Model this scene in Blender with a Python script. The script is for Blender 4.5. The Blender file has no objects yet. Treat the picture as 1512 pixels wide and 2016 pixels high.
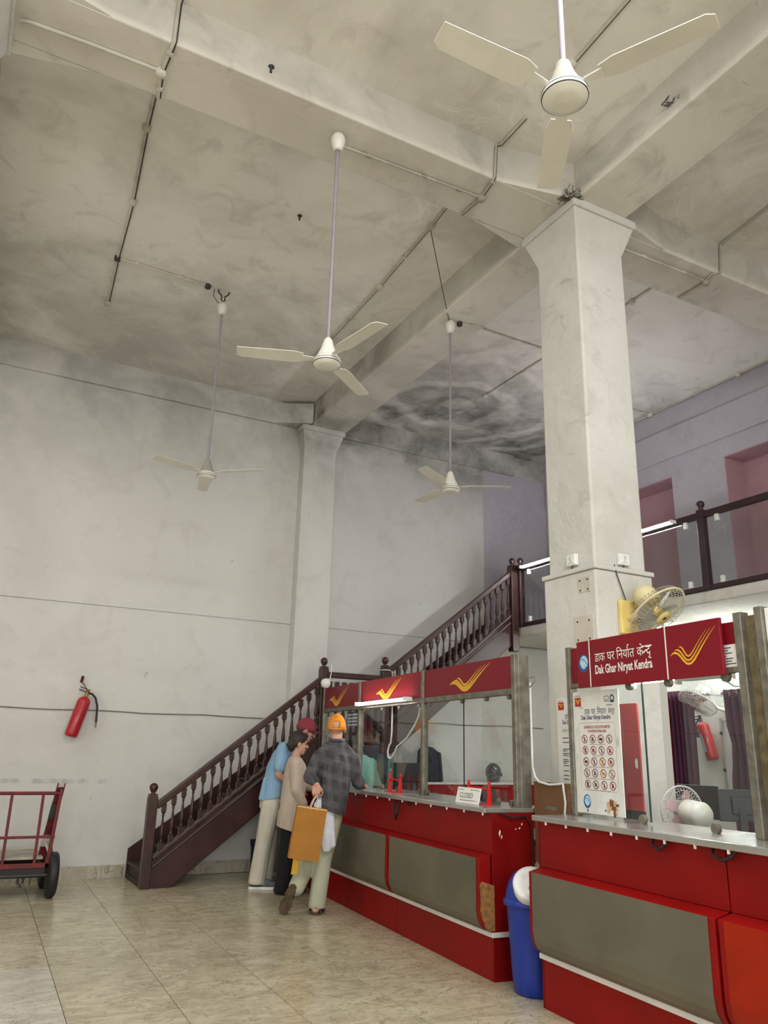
import bpy, bmesh, math, random
from mathutils import Vector, Matrix
random.seed(4)
S = bpy.context.scene
COL = S.collection
PI = math.pi
# ------------------------------------------------------------------ camera
FPX = 1547.0
PITCH, ROLL, YAW = 0.2952, 0.0248, 0.4843
EYE = Vector((0, 0, 1.42))
fw = Vector((math.sin(YAW)*math.cos(PITCH), math.cos(YAW)*math.cos(PITCH), math.sin(PITCH)))
r0 = Vector((math.cos(YAW), -math.sin(YAW), 0)); u0 = r0.cross(fw)
rt = math.cos(ROLL)*r0 + math.sin(ROLL)*u0
up = -math.sin(ROLL)*r0 + math.cos(ROLL)*u0
cam = bpy.data.cameras.new('camera'); camo = bpy.data.objects.new('camera', cam); COL.objects.link(camo)
cam.sensor_fit = 'HORIZONTAL'; cam.sensor_width = 36.0; cam.lens = FPX*36.0/1512.0
cam.clip_start = 0.05; cam.clip_end = 100
bz = -fw
camo.matrix_world = Matrix(((rt.x, up.x, bz.x, EYE.x), (rt.y, up.y, bz.y, EYE.y), (rt.z, up.z, bz.z, EYE.z), (0, 0, 0, 1)))
S.camera = camo
# ------------------------------------------------------------------ world, added lights, exposure
S.view_settings.view_transform = 'Standard'; S.view_settings.look = 'None'
S.view_settings.gamma = 1.0; S.view_settings.use_curve_mapping = False
S.view_settings.exposure = 0.12
w = bpy.data.worlds.new('world'); S.world = w; w.use_nodes = True
bg = w.node_tree.nodes['Background']; bg.inputs[0].default_value = (0.75, 0.85, 1.0, 1); bg.inputs[1].default_value = 0.5
def area(name, loc, target, sx, sy, power, col):
    l = bpy.data.lights.new(name, 'AREA'); l.shape = 'RECTANGLE'; l.size = sx; l.size_y = sy
    l.energy = power; l.color = col
    o = bpy.data.objects.new(name, l); COL.objects.link(o); o.location = loc
    o.rotation_euler = (Vector(target)-Vector(loc)).to_track_quat('-Z', 'Y').to_euler()
    return o
# added fill lights, unseen, behind and beside the camera; no windows are modelled
for wx_, pw_ in ((-2.6, 500), (1.5, 370), (5.6, 110)):
    area('added_fill_light', (wx_, -9.7, 2.6), (wx_*0.6+0.8, -1.5, -0.6), 2.6, 3.4, pw_, (1.0, 0.99, 0.985))
area('added_fill_light', (-4.8, 2.6, 2.5), (-1.0, 4.6, -0.4), 2.6, 3.2, 130, (1.0, 0.98, 0.945))
# added downlights above the unseen part of the hall, brightening floor and bounce
area('added_downlight', (1.4, 0.6, 5.7), (1.4, 1.6, 0), 4.0, 0.5, 250, (0.99, 0.99, 0.985))
area('added_downlight', (-2.9, 6.6, 5.7), (-1.6, 6.6, 0), 0.5, 4.0, 70, (1.0, 0.985, 0.96))
TUBE_COOL, TUBE_WARM, TUBE_ROOM = 110.0, 34.0, 110.0
# ------------------------------------------------------------------ materials
MATS = {}
class NT:
    def __init__(s, m): s.t = m.node_tree; s.L = s.t.links
    def n(s, typ, props=None, **inp):
        nd = s.t.nodes.new(typ)
        for k, v in (props or {}).items(): setattr(nd, k, v)
        for k, v in inp.items():
            key = int(k[1:]) if k[0] == 'i' and k[1:].isdigit() else k.replace('_', ' ')
            sock = nd.inputs[key]
            if isinstance(v, bpy.types.NodeSocket): s.L.new(v, sock)
            else: sock.default_value = v
        return nd
    def math(s, op, a, b=0.0, c=0.0, clamp=False):
        nd = s.n('ShaderNodeMath', {'operation': op, 'use_clamp': clamp}, i0=a, i1=b, i2=c); return nd.outputs[0]
    def mr(s, v, a, b, c=0.0, d=1.0, smooth=True):
        nd = s.n('ShaderNodeMapRange', {'interpolation_type': 'SMOOTHSTEP' if smooth else 'LINEAR'}, i0=v, i1=a, i2=b, i3=c, i4=d); return nd.outputs[0]
    def noise(s, vec, scale, detail=4.0, rough=0.55, dist=0.0):
        nd = s.n('ShaderNodeTexNoise', None, Vector=vec, Scale=scale, Detail=detail, Roughness=rough, Distortion=dist); return nd.outputs[0]
    def mix(s, fac, a, b, mode='MIX'):
        nd = s.n('ShaderNodeMix', {'data_type': 'RGBA', 'blend_type': mode})
        for sock, v in ((nd.inputs[0], fac), (nd.inputs[6], a), (nd.inputs[7], b)):
            if isinstance(v, bpy.types.NodeSocket): s.L.new(v, sock)
            else: sock.default_value = (*v, 1) if isinstance(v, (tuple, list)) and len(v) == 3 else v
        return nd.outputs[2]
def newmat(name):
    m = bpy.data.materials.new(name); m.use_nodes = True
    nt = NT(m); return m, nt, m.node_tree.nodes['Principled BSDF']
def lin(c):
    return tuple((x/255/12.92 if x/255 <= 0.04045 else ((x/255+0.055)/1.055)**2.4) for x in c)
def mat(name, rgb, rough=0.55, metal=0.0, var=0.12, scale=6.0, bump=0.0, bscale=40.0, spec=0.5, coat=0.0):
    """plain painted / plastic / metal surface: colour with a little uneven wear. rgb in 0-255 sRGB"""
    if name in MATS: return MATS[name]
    m, nt, b = newmat(name); c = lin(rgb)
    tc = nt.n('ShaderNodeTexCoord').outputs['Object']
    nz = nt.noise(tc, scale, 5.0)
    k = nt.mr(nz, 0.3, 0.7, 0.0, 1.0)
    dark = tuple(x*(1-var) for x in c); lite = tuple(min(1, x*(1+var)) for x in c)
    nt.L.new(nt.mix(k, dark, lite), b.inputs['Base Color'])
    b.inputs['Metallic'].default_value = metal
    nt.L.new(nt.mr(nz, 0.2, 0.8, max(0.02, rough-0.06), min(1, rough+0.06)), b.inputs['Roughness'])
    b.inputs['Specular IOR Level'].default_value = spec
    if coat: b.inputs['Coat Weight'].default_value = coat
    if bump:
        bp = nt.n('ShaderNodeBump', None, Strength=bump, Distance=0.01, Height=nt.noise(tc, bscale, 4.0))
        nt.L.new(bp.outputs[0], b.inputs['Normal'])
    MATS[name] = m; return m
def emis(name, col, strength):
    if name in MATS: return MATS[name]
    m = bpy.data.materials.new(name); m.use_nodes = True; t = m.node_tree
    t.nodes.remove(t.nodes['Principled BSDF'])
    e = t.nodes.new('ShaderNodeEmission'); e.inputs[0].default_value = (*col, 1); e.inputs[1].default_value = strength
    t.links.new(e.outputs[0], t.nodes['Material Output'].inputs[0]); MATS[name] = m; return m
def glassmat(name, tint, refl=1.0):
    if name in MATS: return MATS[name]
    m = bpy.data.materials.new(name); m.use_nodes = True; t = m.node_tree; nt = NT(m)
    t.nodes.remove(t.nodes['Principled BSDF'])
    tr = nt.n('ShaderNodeBsdfTransparent', None, Color=(*tint, 1))
    gl = nt.n('ShaderNodeBsdfGlossy', None, Color=(1, 1, 1, 1), Roughness=0.01)
    fc = nt.n('ShaderNodeLayerWeight', None, Blend=0.5).outputs['Facing']
    f = nt.math('MULTIPLY', nt.math('ADD', nt.math('MULTIPLY', nt.math('POWER', fc, 5.0), 0.96), 0.04), refl, clamp=True)
    mx = nt.n('ShaderNodeMixShader', None, i0=f, i1=tr.outputs[0], i2=gl.outputs[0])
    nt.L.new(mx.outputs[0], t.nodes['Material Output'].inputs[0]); MATS[name] = m; return m
def plaster(name, base, stain, soot, dirt=0.25, gaps=None, marks=True, veinf=0.28, bumpf=0.35):
    """limewashed plaster with blotches, scuffs and soot patches. soot: list of (socket builder) position masks for soot and painted beam shade"""
    if name in MATS: return MATS[name]
    m, nt, b = newmat(name)
    g = nt.n('ShaderNodeNewGeometry').outputs['Position']
    xyz = nt.n('ShaderNodeSeparateXYZ', None, Vector=g).outputs
    big = nt.noise(g, 0.55, 6.0, 0.6, 0.6); mid = nt.noise(g, 2.3, 6.0, 0.6, 1.2); fine = nt.noise(g, 11.0, 5.0, 0.65)
    col = nt.mix(nt.math('MULTIPLY', nt.mr(big, 0.40, 0.68), dirt), lin(base), lin(stain))
    col = nt.mix(nt.math('MULTIPLY', nt.mr(mid, 0.50, 0.72), dirt*0.8), col, lin(stain))
    # brighter limewash clouds
    lime = nt.noise(g, 1.4, 3.0, 0.5, 2.2)
    veins = nt.mr(nt.math('ABSOLUTE', nt.math('SUBTRACT', lime, 0.5)), 0.0, 0.022, 1.0, 0.0)
    vmask = nt.math('MULTIPLY', veins, nt.mr(nt.noise(g, 0.9, 2.0), 0.45, 0.65))
    col = nt.mix(nt.math('MULTIPLY', vmask, veinf), col, lin(tuple(min(255, x+22) for x in base)))
    if soot:
        tot = None
        for fn in soot:
            v = fn(nt, xyz, mid, big, g)
            tot = v if tot is None else nt.math('MAXIMUM', tot, v)
        col = nt.mix(tot, col, (0.085, 0.08, 0.07))
    if marks:
        sc = nt.noise(nt.n('ShaderNodeMapping', None, Vector=g, Rotation=(0.3, 0.5, 0.4), Scale=(9, 22, 7)).outputs[0], 1.0, 3.0, 0.6)
        mk = nt.math('MULTIPLY', nt.mr(sc, 0.70, 0.78), nt.mr(nt.noise(g, 1.7, 2.0), 0.5, 0.62))
        col = nt.mix(nt.math('MULTIPLY', mk, 0.35), col, lin((95, 90, 82)))
    nt.L.new(col, b.inputs['Base Color']); b.inputs['Roughness'].default_value = 0.85
    b.inputs['Specular IOR Level'].default_value = 0.25
    h = nt.math('ADD', nt.math('MULTIPLY', mid, 0.6), nt.math('MULTIPLY', fine, 0.25))
    bp = nt.n('ShaderNodeBump', None, Strength=bumpf, Distance=0.03, Height=h)
    nt.L.new(bp.outputs[0], b.inputs['Normal'])
    MATS[name] = m; return m
# ------------------------------------------------------------------ mesh builder
class MB:
    def __init__(s, M=None): s.v = []; s.f = []; s.s = []; s.M = M
    def add(s, vs, fs, smooth=False):
        o = len(s.v)
        for p in vs:
            p = Vector(p)
            s.v.append(tuple(s.M @ p) if s.M else tuple(p))
        for f in fs: s.f.append(tuple(i+o for i in f)); s.s.append(smooth)
        return s
    def box(s, x0, y0, z0, x1, y1, z1):
        if x0 > x1: x0, x1 = x1, x0
        if y0 > y1: y0, y1 = y1, y0
        if z0 > z1: z0, z1 = z1, z0
        return s.add([(x0,y0,z0),(x1,y0,z0),(x1,y1,z0),(x0,y1,z0),(x0,y0,z1),(x1,y0,z1),(x1,y1,z1),(x0,y1,z1)],
              [(0,3,2,1),(4,5,6,7),(0,1,5,4),(1,2,6,5),(2,3,7,6),(3,0,4,7)])
    def bar(s, p0, p1, wx, wz, ref=(0, 0, 1)):
        """rectangular bar from p0 to p1; wx across, wz along the reference direction"""
        p0 = Vector(p0); p1 = Vector(p1); d = (p1-p0).normalized(); r = Vector(ref)
        a = d.cross(r).normalized(); b = a.cross(d).normalized()
        vs = [p + a*sx*wx/2 + b*sz*wz/2 for p in (p0, p1) for sx, sz in ((-1,-1),(1,-1),(1,1),(-1,1))]
        return s.add(vs, [(0,1,2,3),(7,6,5,4),(0,4,5,1),(1,5,6,2),(2,6,7,3),(3,7,4,0)])
    def tube(s, pts, r, n=8, caps=True, smooth=True):
        pts = [Vector(p) for p in pts]; R = r if isinstance(r, (list, tuple)) else [r]*len(pts)
        vs = []; prev = None
        for i, p in enumerate(pts):
            d = (pts[min(i+1, len(pts)-1)] - pts[max(i-1, 0)]).normalized()
            if prev is None:
                ref = Vector((0, 0, 1)) if abs(d.z) < 0.9 else Vector((1, 0, 0)); a = d.cross(ref).normalized()
            else:
                a = (prev - d*prev.dot(d)).normalized()
            prev = a; b = d.cross(a)
            for k in range(n):
                t = 2*PI*k/n; vs.append(p + (a*math.cos(t)+b*math.sin(t))*R[i])
        fs = [(i*n+k, i*n+(k+1) % n, (i+1)*n+(k+1) % n, (i+1)*n+k) for i in range(len(pts)-1) for k in range(n)]
        s.add(vs, fs, smooth)
        if caps:
            m = len(pts)-1
            s.add(vs[:n], [tuple(range(n))[::-1]]); s.add(vs[m*n:], [tuple(range(n))])
        return s
    def lathe(s, prof, o=(0, 0, 0), axis=(0, 0, 1), n=16, smooth=True):
        o = Vector(o); d = Vector(axis).normalized()
        ref = Vector((0, 0, 1)) if abs(d.z) < 0.9 else Vector((1, 0, 0))
        a = ref.cross(d).normalized(); b = d.cross(a); vs = []
        for r, h in prof:
            for k in range(n):
                t = 2*PI*k/n; vs.append(o + d*h + (a*math.cos(t)+b*math.sin(t))*max(r, 1e-5))
        fs = [(i*n+k, i*n+(k+1) % n, (i+1)*n+(k+1) % n, (i+1)*n+k) for i in range(len(prof)-1) for k in range(n)]
        s.add(vs, fs, smooth)
        m = len(prof)-1
        s.add(vs[:n], [tuple(range(n))[::-1]]); s.add(vs[m*n:], [tuple(range(n))])
        return s
    def ell(s, c, r, n=16, m=10, rot=None):
        c = Vector(c); r = (r, r, r) if not isinstance(r, (tuple, list)) else r; vs = []
        for j in range(m+1):
            ph = PI*j/m
            for k in range(n):
                t = 2*PI*k/n
                p = Vector((r[0]*math.sin(ph)*math.cos(t), r[1]*math.sin(ph)*math.sin(t), r[2]*math.cos(ph)))
                if rot: p = rot @ p
                vs.append(c+p)
        fs = [(j*n+k, (j+1)*n+k, (j+1)*n+(k+1) % n, j*n+(k+1) % n) for j in range(m) for k in range(n)]
        return s.add(vs, fs, True)
    def caps(s, p0, p1, ra, rb, n=14):
        p0 = Vector(p0); p1 = Vector(p1); L = (p1-p0).length
        prof = [(ra*math.sin(t), -ra*math.cos(t)) for t in (0.05, 0.5, 1.0, 1.45)] + [(rb*math.cos(t), L+rb*math.sin(t)) for t in (0.1, 0.55, 1.05, 1.5)]
        return s.lathe(prof, p0, p1-p0, n)
    def loft(s, secs, n=20):
        """secs: (cx, cy, z, half x, half y)"""
        vs = []
        for cx, cy, z, a, b in secs:
            for k in range(n):
                t = 2*PI*k/n; vs.append((cx+a*math.cos(t), cy+b*math.sin(t), z))
        m = len(secs)
        up_ = secs[-1][2] > secs[0][2]
        fs = [(i*n+k, i*n+(k+1) % n, (i+1)*n+(k+1) % n, (i+1)*n+k) for i in range(m-1) for k in range(n)]
        fs += [tuple(range(n))[::-1], tuple(range((m-1)*n, m*n))]
        if not up_: fs = [f[::-1] for f in fs]
        return s.add(vs, fs, True)
    def prism(s, poly, P, U, V, T):
        """2-D polygon in plane P + u U + v V, extruded by vector T"""
        P, U, V, T = Vector(P), Vector(U), Vector(V), Vector(T); n = len(poly)
        a = [P+U*u+V*v for u, v in poly]; b = [p+T for p in a]
        ar = sum(poly[i][0]*poly[(i+1) % n][1]-poly[(i+1) % n][0]*poly[i][1] for i in range(n))
        flip = (U.cross(V).dot(T) > 0) == (ar > 0)
        fs = [tuple(range(n))[::-1], tuple(range(n, 2*n))] + [(i, (i+1) % n, n+(i+1) % n, n+i) for i in range(n)]
        if not flip: fs = [f[::-1] for f in fs]
        return s.add(a+b, fs)
    def flat(s, poly, P, U, V):
        P, U, V = Vector(P), Vector(U), Vector(V)
        return s.add([P+U*u+V*v for u, v in poly], [tuple(range(len(poly)))])
    def stroke(s, pts, wd, P, U, V):
        """flat ribbon along 2-D polyline"""
        P, U, V = Vector(P), Vector(U), Vector(V); n = len(pts); W = wd if isinstance(wd, (list, tuple)) else [wd]*n; vs = []
        for i, (x, y) in enumerate(pts):
            x0, y0 = pts[max(i-1, 0)]; x1, y1 = pts[min(i+1, n-1)]
            dx, dy = x1-x0, y1-y0; l = math.hypot(dx, dy) or 1; nx, ny = -dy/l, dx/l
            for sg in (1, -1): vs.append(P+U*(x+nx*sg*W[i]/2)+V*(y+ny*sg*W[i]/2))
        return s.add(vs, [(2*i, 2*i+1, 2*i+3, 2*i+2) for i in range(n-1)])
    def disc(s, c, r, P, U, V, n=20, ry=None):
        return s.flat([(c[0]+r*math.cos(2*PI*k/n), c[1]+(ry or r)*math.sin(2*PI*k/n)) for k in range(n)], P, U, V)
    def ring(s, c, r, wd, P, U, V, n=20, ry=None):
        return s.stroke([(c[0]+r*math.cos(2*PI*k/n), c[1]+(ry or r)*math.sin(2*PI*k/n)) for k in range(n+1)], wd, P, U, V)
    def mesh(s, name):
        me = bpy.data.meshes.new(name); me.from_pydata(s.v, [], s.f)
        me.polygons.foreach_set('use_smooth', s.s); me.update(); return me
    def build(s, name, m, parent=None, bev=0.0, kind=None):
        me = s.mesh(name); o = bpy.data.objects.new(name, me); COL.objects.link(o)
        if m: me.materials.append(m)
        if parent: o.parent = parent
        if bev:
            md = o.modifiers.new('bevel', 'BEVEL'); md.width = bev; md.segments = 2; md.limit_method = 'ANGLE'; md.angle_limit = 0.6
        if kind: o['kind'] = kind
        return o
def tag(o, label, cat, group=None):
    o['label'] = label; o['category'] = cat
    if group: o['group'] = group
    return o
def thing(name, label, cat, loc=(0, 0, 0), rz=0.0, group=None):
    o = bpy.data.objects.new(name, None); COL.objects.link(o); o.location = loc; o.rotation_euler = (0, 0, rz)
    o.empty_display_size = 0.1
    return tag(o, label, cat, group)
def struct(name, mb, m, bev=0.0):
    o = mb.build(name, m, None, bev); o['kind'] = 'structure'; return o
def part(o, name, parent, loc=(0, 0, 0), rot=(0, 0, 0), scale=None):
    """copy of a part object (shares its mesh)"""
    c = o.copy(); COL.objects.link(c); c.name = name; c.parent = parent; c.location = loc; c.rotation_euler = rot
    if scale: c.scale = scale
    return c
def dup(root, loc, rz, label, group=None):
    r = root.copy(); COL.objects.link(r); r.location = loc; r.rotation_euler = (0, 0, rz); r['label'] = label
    if group: r['group'] = group
    def rec(a, b):
        for ch in [x for x in bpy.data.objects if x.parent == a]:
            c = ch.copy(); COL.objects.link(c); c.parent = b; rec(ch, c)
    rec(root, r); return r
def text(mb, body, P, U, V, size=None, width=None, height=None, bold=0.0, align='L', xs=1.0):
    """flat lettering in plane P + u U + v V. size = font size, or fit to width"""
    cu = bpy.data.curves.new('lettering', 'FONT'); cu.body = body; cu.offset = bold; cu.resolution_u = 3
    o = bpy.data.objects.new('lettering', cu); COL.objects.link(o)
    dg = bpy.context.evaluated_depsgraph_get(); dg.update()
    me = bpy.data.meshes.new_from_object(o.evaluated_get(dg))
    bpy.data.objects.remove(o); bpy.data.curves.remove(cu)
    vs = [v.co.copy() for v in me.vertices]; fs = [tuple(p.vertices) for p in me.polygons]; bpy.data.meshes.remove(me)
    if not vs: return mb
    x0 = min(v.x for v in vs); x1 = max(v.x for v in vs); y0 = min(v.y for v in vs); y1 = max(v.y for v in vs)
    if height: sy = height/(y1-y0); yo = y0
    else: sy = size or width/(x1-x0); yo = 0.0
    sx = width/(x1-x0) if width else sy*xs
    W = (x1-x0)*sx; off = {'L': 0, 'C': -W/2, 'R': -W}[align]
    P, U, V = Vector(P), Vector(U), Vector(V)
    nrm = U.cross(V)
    mb.add([P+U*((v.x-x0)*sx+off)+V*((v.y-yo)*sy) for v in vs], fs)
    return mb
def organic(name, mb, m, parent, voxel=0.008, smooth=5, cuts=(), kind=None):
    """fuse overlapping closed shapes into one continuous skin"""
    me = mb.mesh('tmp'); o = bpy.data.objects.new('tmp', me); COL.objects.link(o)
    r = o.modifiers.new('r', 'REMESH'); r.mode = 'VOXEL'; r.voxel_size = voxel
    sm = o.modifiers.new('s', 'SMOOTH'); sm.factor = 0.5; sm.iterations = smooth
    dg = bpy.context.evaluated_depsgraph_get(); dg.update()
    me2 = bpy.data.meshes.new_from_object(o.evaluated_get(dg)); bpy.data.objects.remove(o); bpy.data.meshes.remove(me)
    if cuts:
        bm = bmesh.new(); bm.from_mesh(me2)
        for co, no in cuts:   # keeps the side the normal points away from
            bmesh.ops.bisect_plane(bm, geom=bm.verts[:]+bm.edges[:]+bm.faces[:], plane_co=co, plane_no=no, clear_outer=True)
        bm.to_mesh(me2); bm.free()
    me2.materials.clear(); me2.materials.append(m); me2.name = name
    me2.polygons.foreach_set('use_smooth', [True]*len(me2.polygons))
    ob = bpy.data.objects.new(name, me2); COL.objects.link(ob); ob.parent = parent
    return ob
# ------------------------------------------------------------------ surfaces of the hall
def clouds(nt, g, sc, lo, hi, a, b, dist=0.7):
    return nt.mr(nt.noise(g, sc, 6.0, 0.6, dist), lo, hi, a, b)
def sweeps(nt, g):
    """pale brush arcs left in the soot by somebody dusting"""
    wv = nt.n('ShaderNodeTexWave', {'wave_type': 'RINGS', 'rings_direction': 'Z'}, Vector=nt.n('ShaderNodeMapping', None, Vector=g, Location=(-5.6, -8.6, 0)).outputs[0], Scale=0.55, Distortion=9.0, Detail=3.0)
    return nt.mr(wv.outputs[1], 0.62, 0.98)
def soot_ceiling(nt, xyz, mid, big, g):
    near = nt.mr(xyz[1], 4.6, 9.9, 0.0, 0.34)
    bay = nt.math('MULTIPLY', nt.mr(xyz[0], 3.9, 5.0), nt.mr(xyz[1], 5.6, 9.0, 0.0, 0.86))
    a = nt.math('MULTIPLY', nt.math('MAXIMUM', near, bay), clouds(nt, g, 0.9, 0.34, 0.62, 0.45, 1.0))
    a = nt.math('MULTIPLY', a, clouds(nt, g, 4.0, 0.3, 0.65, 0.8, 1.05))
    a = nt.math('SUBTRACT', a, nt.math('MULTIPLY', nt.math('MULTIPLY', sweeps(nt, g), bay), 0.30), clamp=True)
    return nt.math('ADD', a, nt.math('MULTIPLY', nt.mr(big, 0.4, 0.75), 0.07), clamp=True)
def soot_wall(nt, xyz, mid, big, g):
    top = nt.mr(xyz[2], 4.0, 6.2, 0.0, 0.46)
    core = nt.math('MULTIPLY', nt.mr(xyz[2], 4.9, 5.9, 0.0, 0.78), nt.math('MULTIPLY', nt.mr(xyz[0], 2.4, 4.2), nt.mr(xyz[0], 6.6, 8.2, 1.0, 0.8)))
    v = nt.math('MULTIPLY', nt.math('MAXIMUM', top, core), clouds(nt, g, 1.1, 0.32, 0.62, 0.35, 1.0))
    v = nt.math('MULTIPLY', v, clouds(nt, g, 5.0, 0.3, 0.65, 0.75, 1.05))
    sc = nt.math('MULTIPLY', nt.math('MULTIPLY', nt.mr(xyz[2], 0.985, 0.995), nt.mr(xyz[2], 1.03, 1.05, 1.0, 0.0)), nt.mr(xyz[0], 1.6, 1.9, 1.0, 0.0))
    sc = nt.math('MULTIPLY', sc, nt.mr(nt.noise(g, 7.0, 5.0), 0.40, 0.7, 0.0, 0.34))
    return nt.math('MAXIMUM', v, sc)
def soot_and_shade_beam(nt, xyz, mid, big, g):
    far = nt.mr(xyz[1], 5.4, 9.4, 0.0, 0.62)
    # beam sides are painted darker than the soffits to stand for shade
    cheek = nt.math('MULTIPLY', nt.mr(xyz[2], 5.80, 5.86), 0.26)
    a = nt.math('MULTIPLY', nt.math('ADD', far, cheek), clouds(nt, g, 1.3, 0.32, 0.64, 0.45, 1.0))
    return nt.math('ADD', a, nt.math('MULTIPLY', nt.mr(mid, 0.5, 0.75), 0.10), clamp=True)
def soot_column(nt, xyz, mid, big, g):
    sm = nt.noise(nt.n('ShaderNodeMapping', None, Vector=g, Rotation=(0.5, 0.3, 0.2), Scale=(5, 5, 9)).outputs[0], 0.7, 4.0, 0.6, 1.0)
    hi = nt.mr(xyz[2], 2.6, 3.6, 0.25, 1.0)
    return nt.math('MULTIPLY', nt.math('MULTIPLY', nt.mr(sm, 0.58, 0.78), hi), 0.35)
M_CEIL = plaster('ceiling_limewash', (238, 235, 228), (192, 187, 176), [soot_ceiling], 0.6, veinf=0.30)
M_BEAM = plaster('beam_limewash', (222, 218, 209), (176, 170, 159), [soot_and_shade_beam], 0.45, veinf=0.15)
M_WALL = plaster('wall_limewash', (214, 213, 208), (184, 181, 173), [soot_wall], 0.30, veinf=0.10)
M_COLM = plaster('column_limewash', (210, 209, 203), (176, 173, 163), [soot_column], 0.45, veinf=0.15, bumpf=0.7)
M_LILAC = plaster('lilac_paint', (180, 175, 183), (160, 157, 161), None, 0.5)
M_PINK = plaster('dusty_pink_paint', (182, 146, 154), (166, 128, 136), None, 0.3, marks=False)
M_SLAB = plaster('gallery_slab_paint', (226, 224, 216), (178, 176, 160), None, 0.5)
M_ROOM = plaster('back_room_paint', (222, 222, 216), (198, 196, 186), None, 0.3)
def floor_material(name, base, vein, dark):
    m, nt, b = newmat(name)
    g = nt.n('ShaderNodeNewGeometry').outputs['Position']
    rnd = nt.n('ShaderNodeObjectInfo').outputs['Random']
    off = nt.n('ShaderNodeVectorMath', {'operation': 'SCALE'}, i0=(13.0, 7.0, 3.0), Scale=rnd).outputs[0]
    v = nt.n('ShaderNodeVectorMath', {'operation': 'ADD'}, i0=g, i1=off).outputs[0]
    mp = nt.n('ShaderNodeMapping', None, Vector=v, Rotation=(0, 0, 0.35), Scale=(1.8, 3.2, 1.0)).outputs[0]
    n1 = nt.noise(mp, 1.5, 8.0, 0.62, 1.6); n2 = nt.noise(mp, 4.5, 6.0, 0.65, 1.0)
    col = nt.mix(nt.mr(n1, 0.30, 0.68), lin(dark), lin(base))
    vn = nt.mr(nt.math('ABSOLUTE', nt.math('SUBTRACT', nt.noise(mp, 2.6, 5.0, 0.6, 2.2), 0.5)), 0.0, 0.03, 1.0, 0.0)
    col = nt.mix(nt.math('MULTIPLY', vn, nt.mr(n2, 0.40, 0.56, 0.05, 0.9)), col, lin(vein))
    dirt = nt.noise(g, 0.9, 5.0, 0.6)
    col = nt.mix(nt.mr(dirt, 0.45, 0.75, 0.0, 0.30), col, lin((108, 100, 82)))
    col = nt.mix(nt.math('MULTIPLY', nt.mr(rnd, 0.0, 1.0, smooth=False), 0.14), col, lin(dark))
    nt.L.new(col, b.inputs['Base Color'])
    b.inputs['Roughness'].default_value = 0.23
    b.inputs['Specular IOR Level'].default_value = 0.55
    return m
M_TILE = floor_material('beige_marble', (208, 199, 172), (120, 108, 84), (176, 166, 137))
M_TILE2 = floor_material('pale_marble', (212, 208, 194), (140, 134, 118), (186, 180, 162))
M_JOINT = mat('tile_joint_grime', (88, 80, 66), 0.9)
M_MARBLE = floor_material('skirting_marble', (198, 192, 172), (120, 112, 95), (165, 158, 138))
ZC, ZB, YW, XR = 6.14, 5.785, 9.825, 8.2
# floor
struct('floor', MB().box(-5.2, -10.0, -0.25, 8.6, 10.0, -0.006), M_JOINT)
floor_o = bpy.data.objects['floor']
TA = 0.0325                                  # the tiles run a little off the hall's axis
tile = MB().box(-0.298, -0.298, -0.02, 0.298, 0.298, 0.0).mesh('floor_tile'); tile.materials.append(M_TILE)
tile2 = tile.copy(); tile2.materials.clear(); tile2.materials.append(M_TILE2)
rest = MB()
for i in range(-11, 14):
    for j in range(-27, 9):
        u, v = 0.3+0.6*i, 0.3+0.6*j
        x = 0.80+u+v*TA; y = 5.02+v-u*TA
        if not (-5.0 < x < 8.3 and -9.5 < y < 9.62): continue
        vis = -0.9 < x < 4.2 and y > 2.7 and x > -0.8 and (y > 3.4*(x-1.2)-3)
        if vis:
            o = bpy.data.objects.new('floor_tile', tile2 if (x < 0.62 and y < 6.3) else tile); COL.objects.link(o)
            o.parent = floor_o; o.location = (x, y, 0); o.rotation_euler = (0, 0, -TA)
        else:
            rest.M = Matrix.Translation((x, y, 0)) @ Matrix.Rotation(-TA, 4, 'Z'); rest.box(-0.298, -0.298, -0.02, 0.298, 0.298, 0.0)
rest.M = None
rest.build('far_tiles', M_TILE, floor_o, kind='stuff')
# ceiling
struct('ceiling', MB().box(-5.2, -10.0, ZC, 8.6, 10.0, ZC+0.2), M_CEIL)
# wall with the staircase: two plaster lifts with a groove between them
wb = MB()
wb.box(-5.2, YW, -0.05, 8.6, YW+0.2, 2.995); wb.box(-5.2, YW+0.02, 2.995, 8.6, YW+0.2, 3.009); wb.box(-5.2, YW, 3.009, 8.6, YW+0.2, ZC)
struct('wall_back', wb, M_WALL)
struct('trim_1', MB().box(6.95, YW-0.003, 3.009, 8.3, YW+0.05, ZC-0.35), M_LILAC)
wl = MB().box(-5.2, -10.0, 0, -5.0, 10, ZC); struct('wall_left', wl, M_WALL)
struct('wall_front', MB().box(-5.2, -10.0, 0, 8.6, -9.8, ZC), M_WALL)
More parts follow.
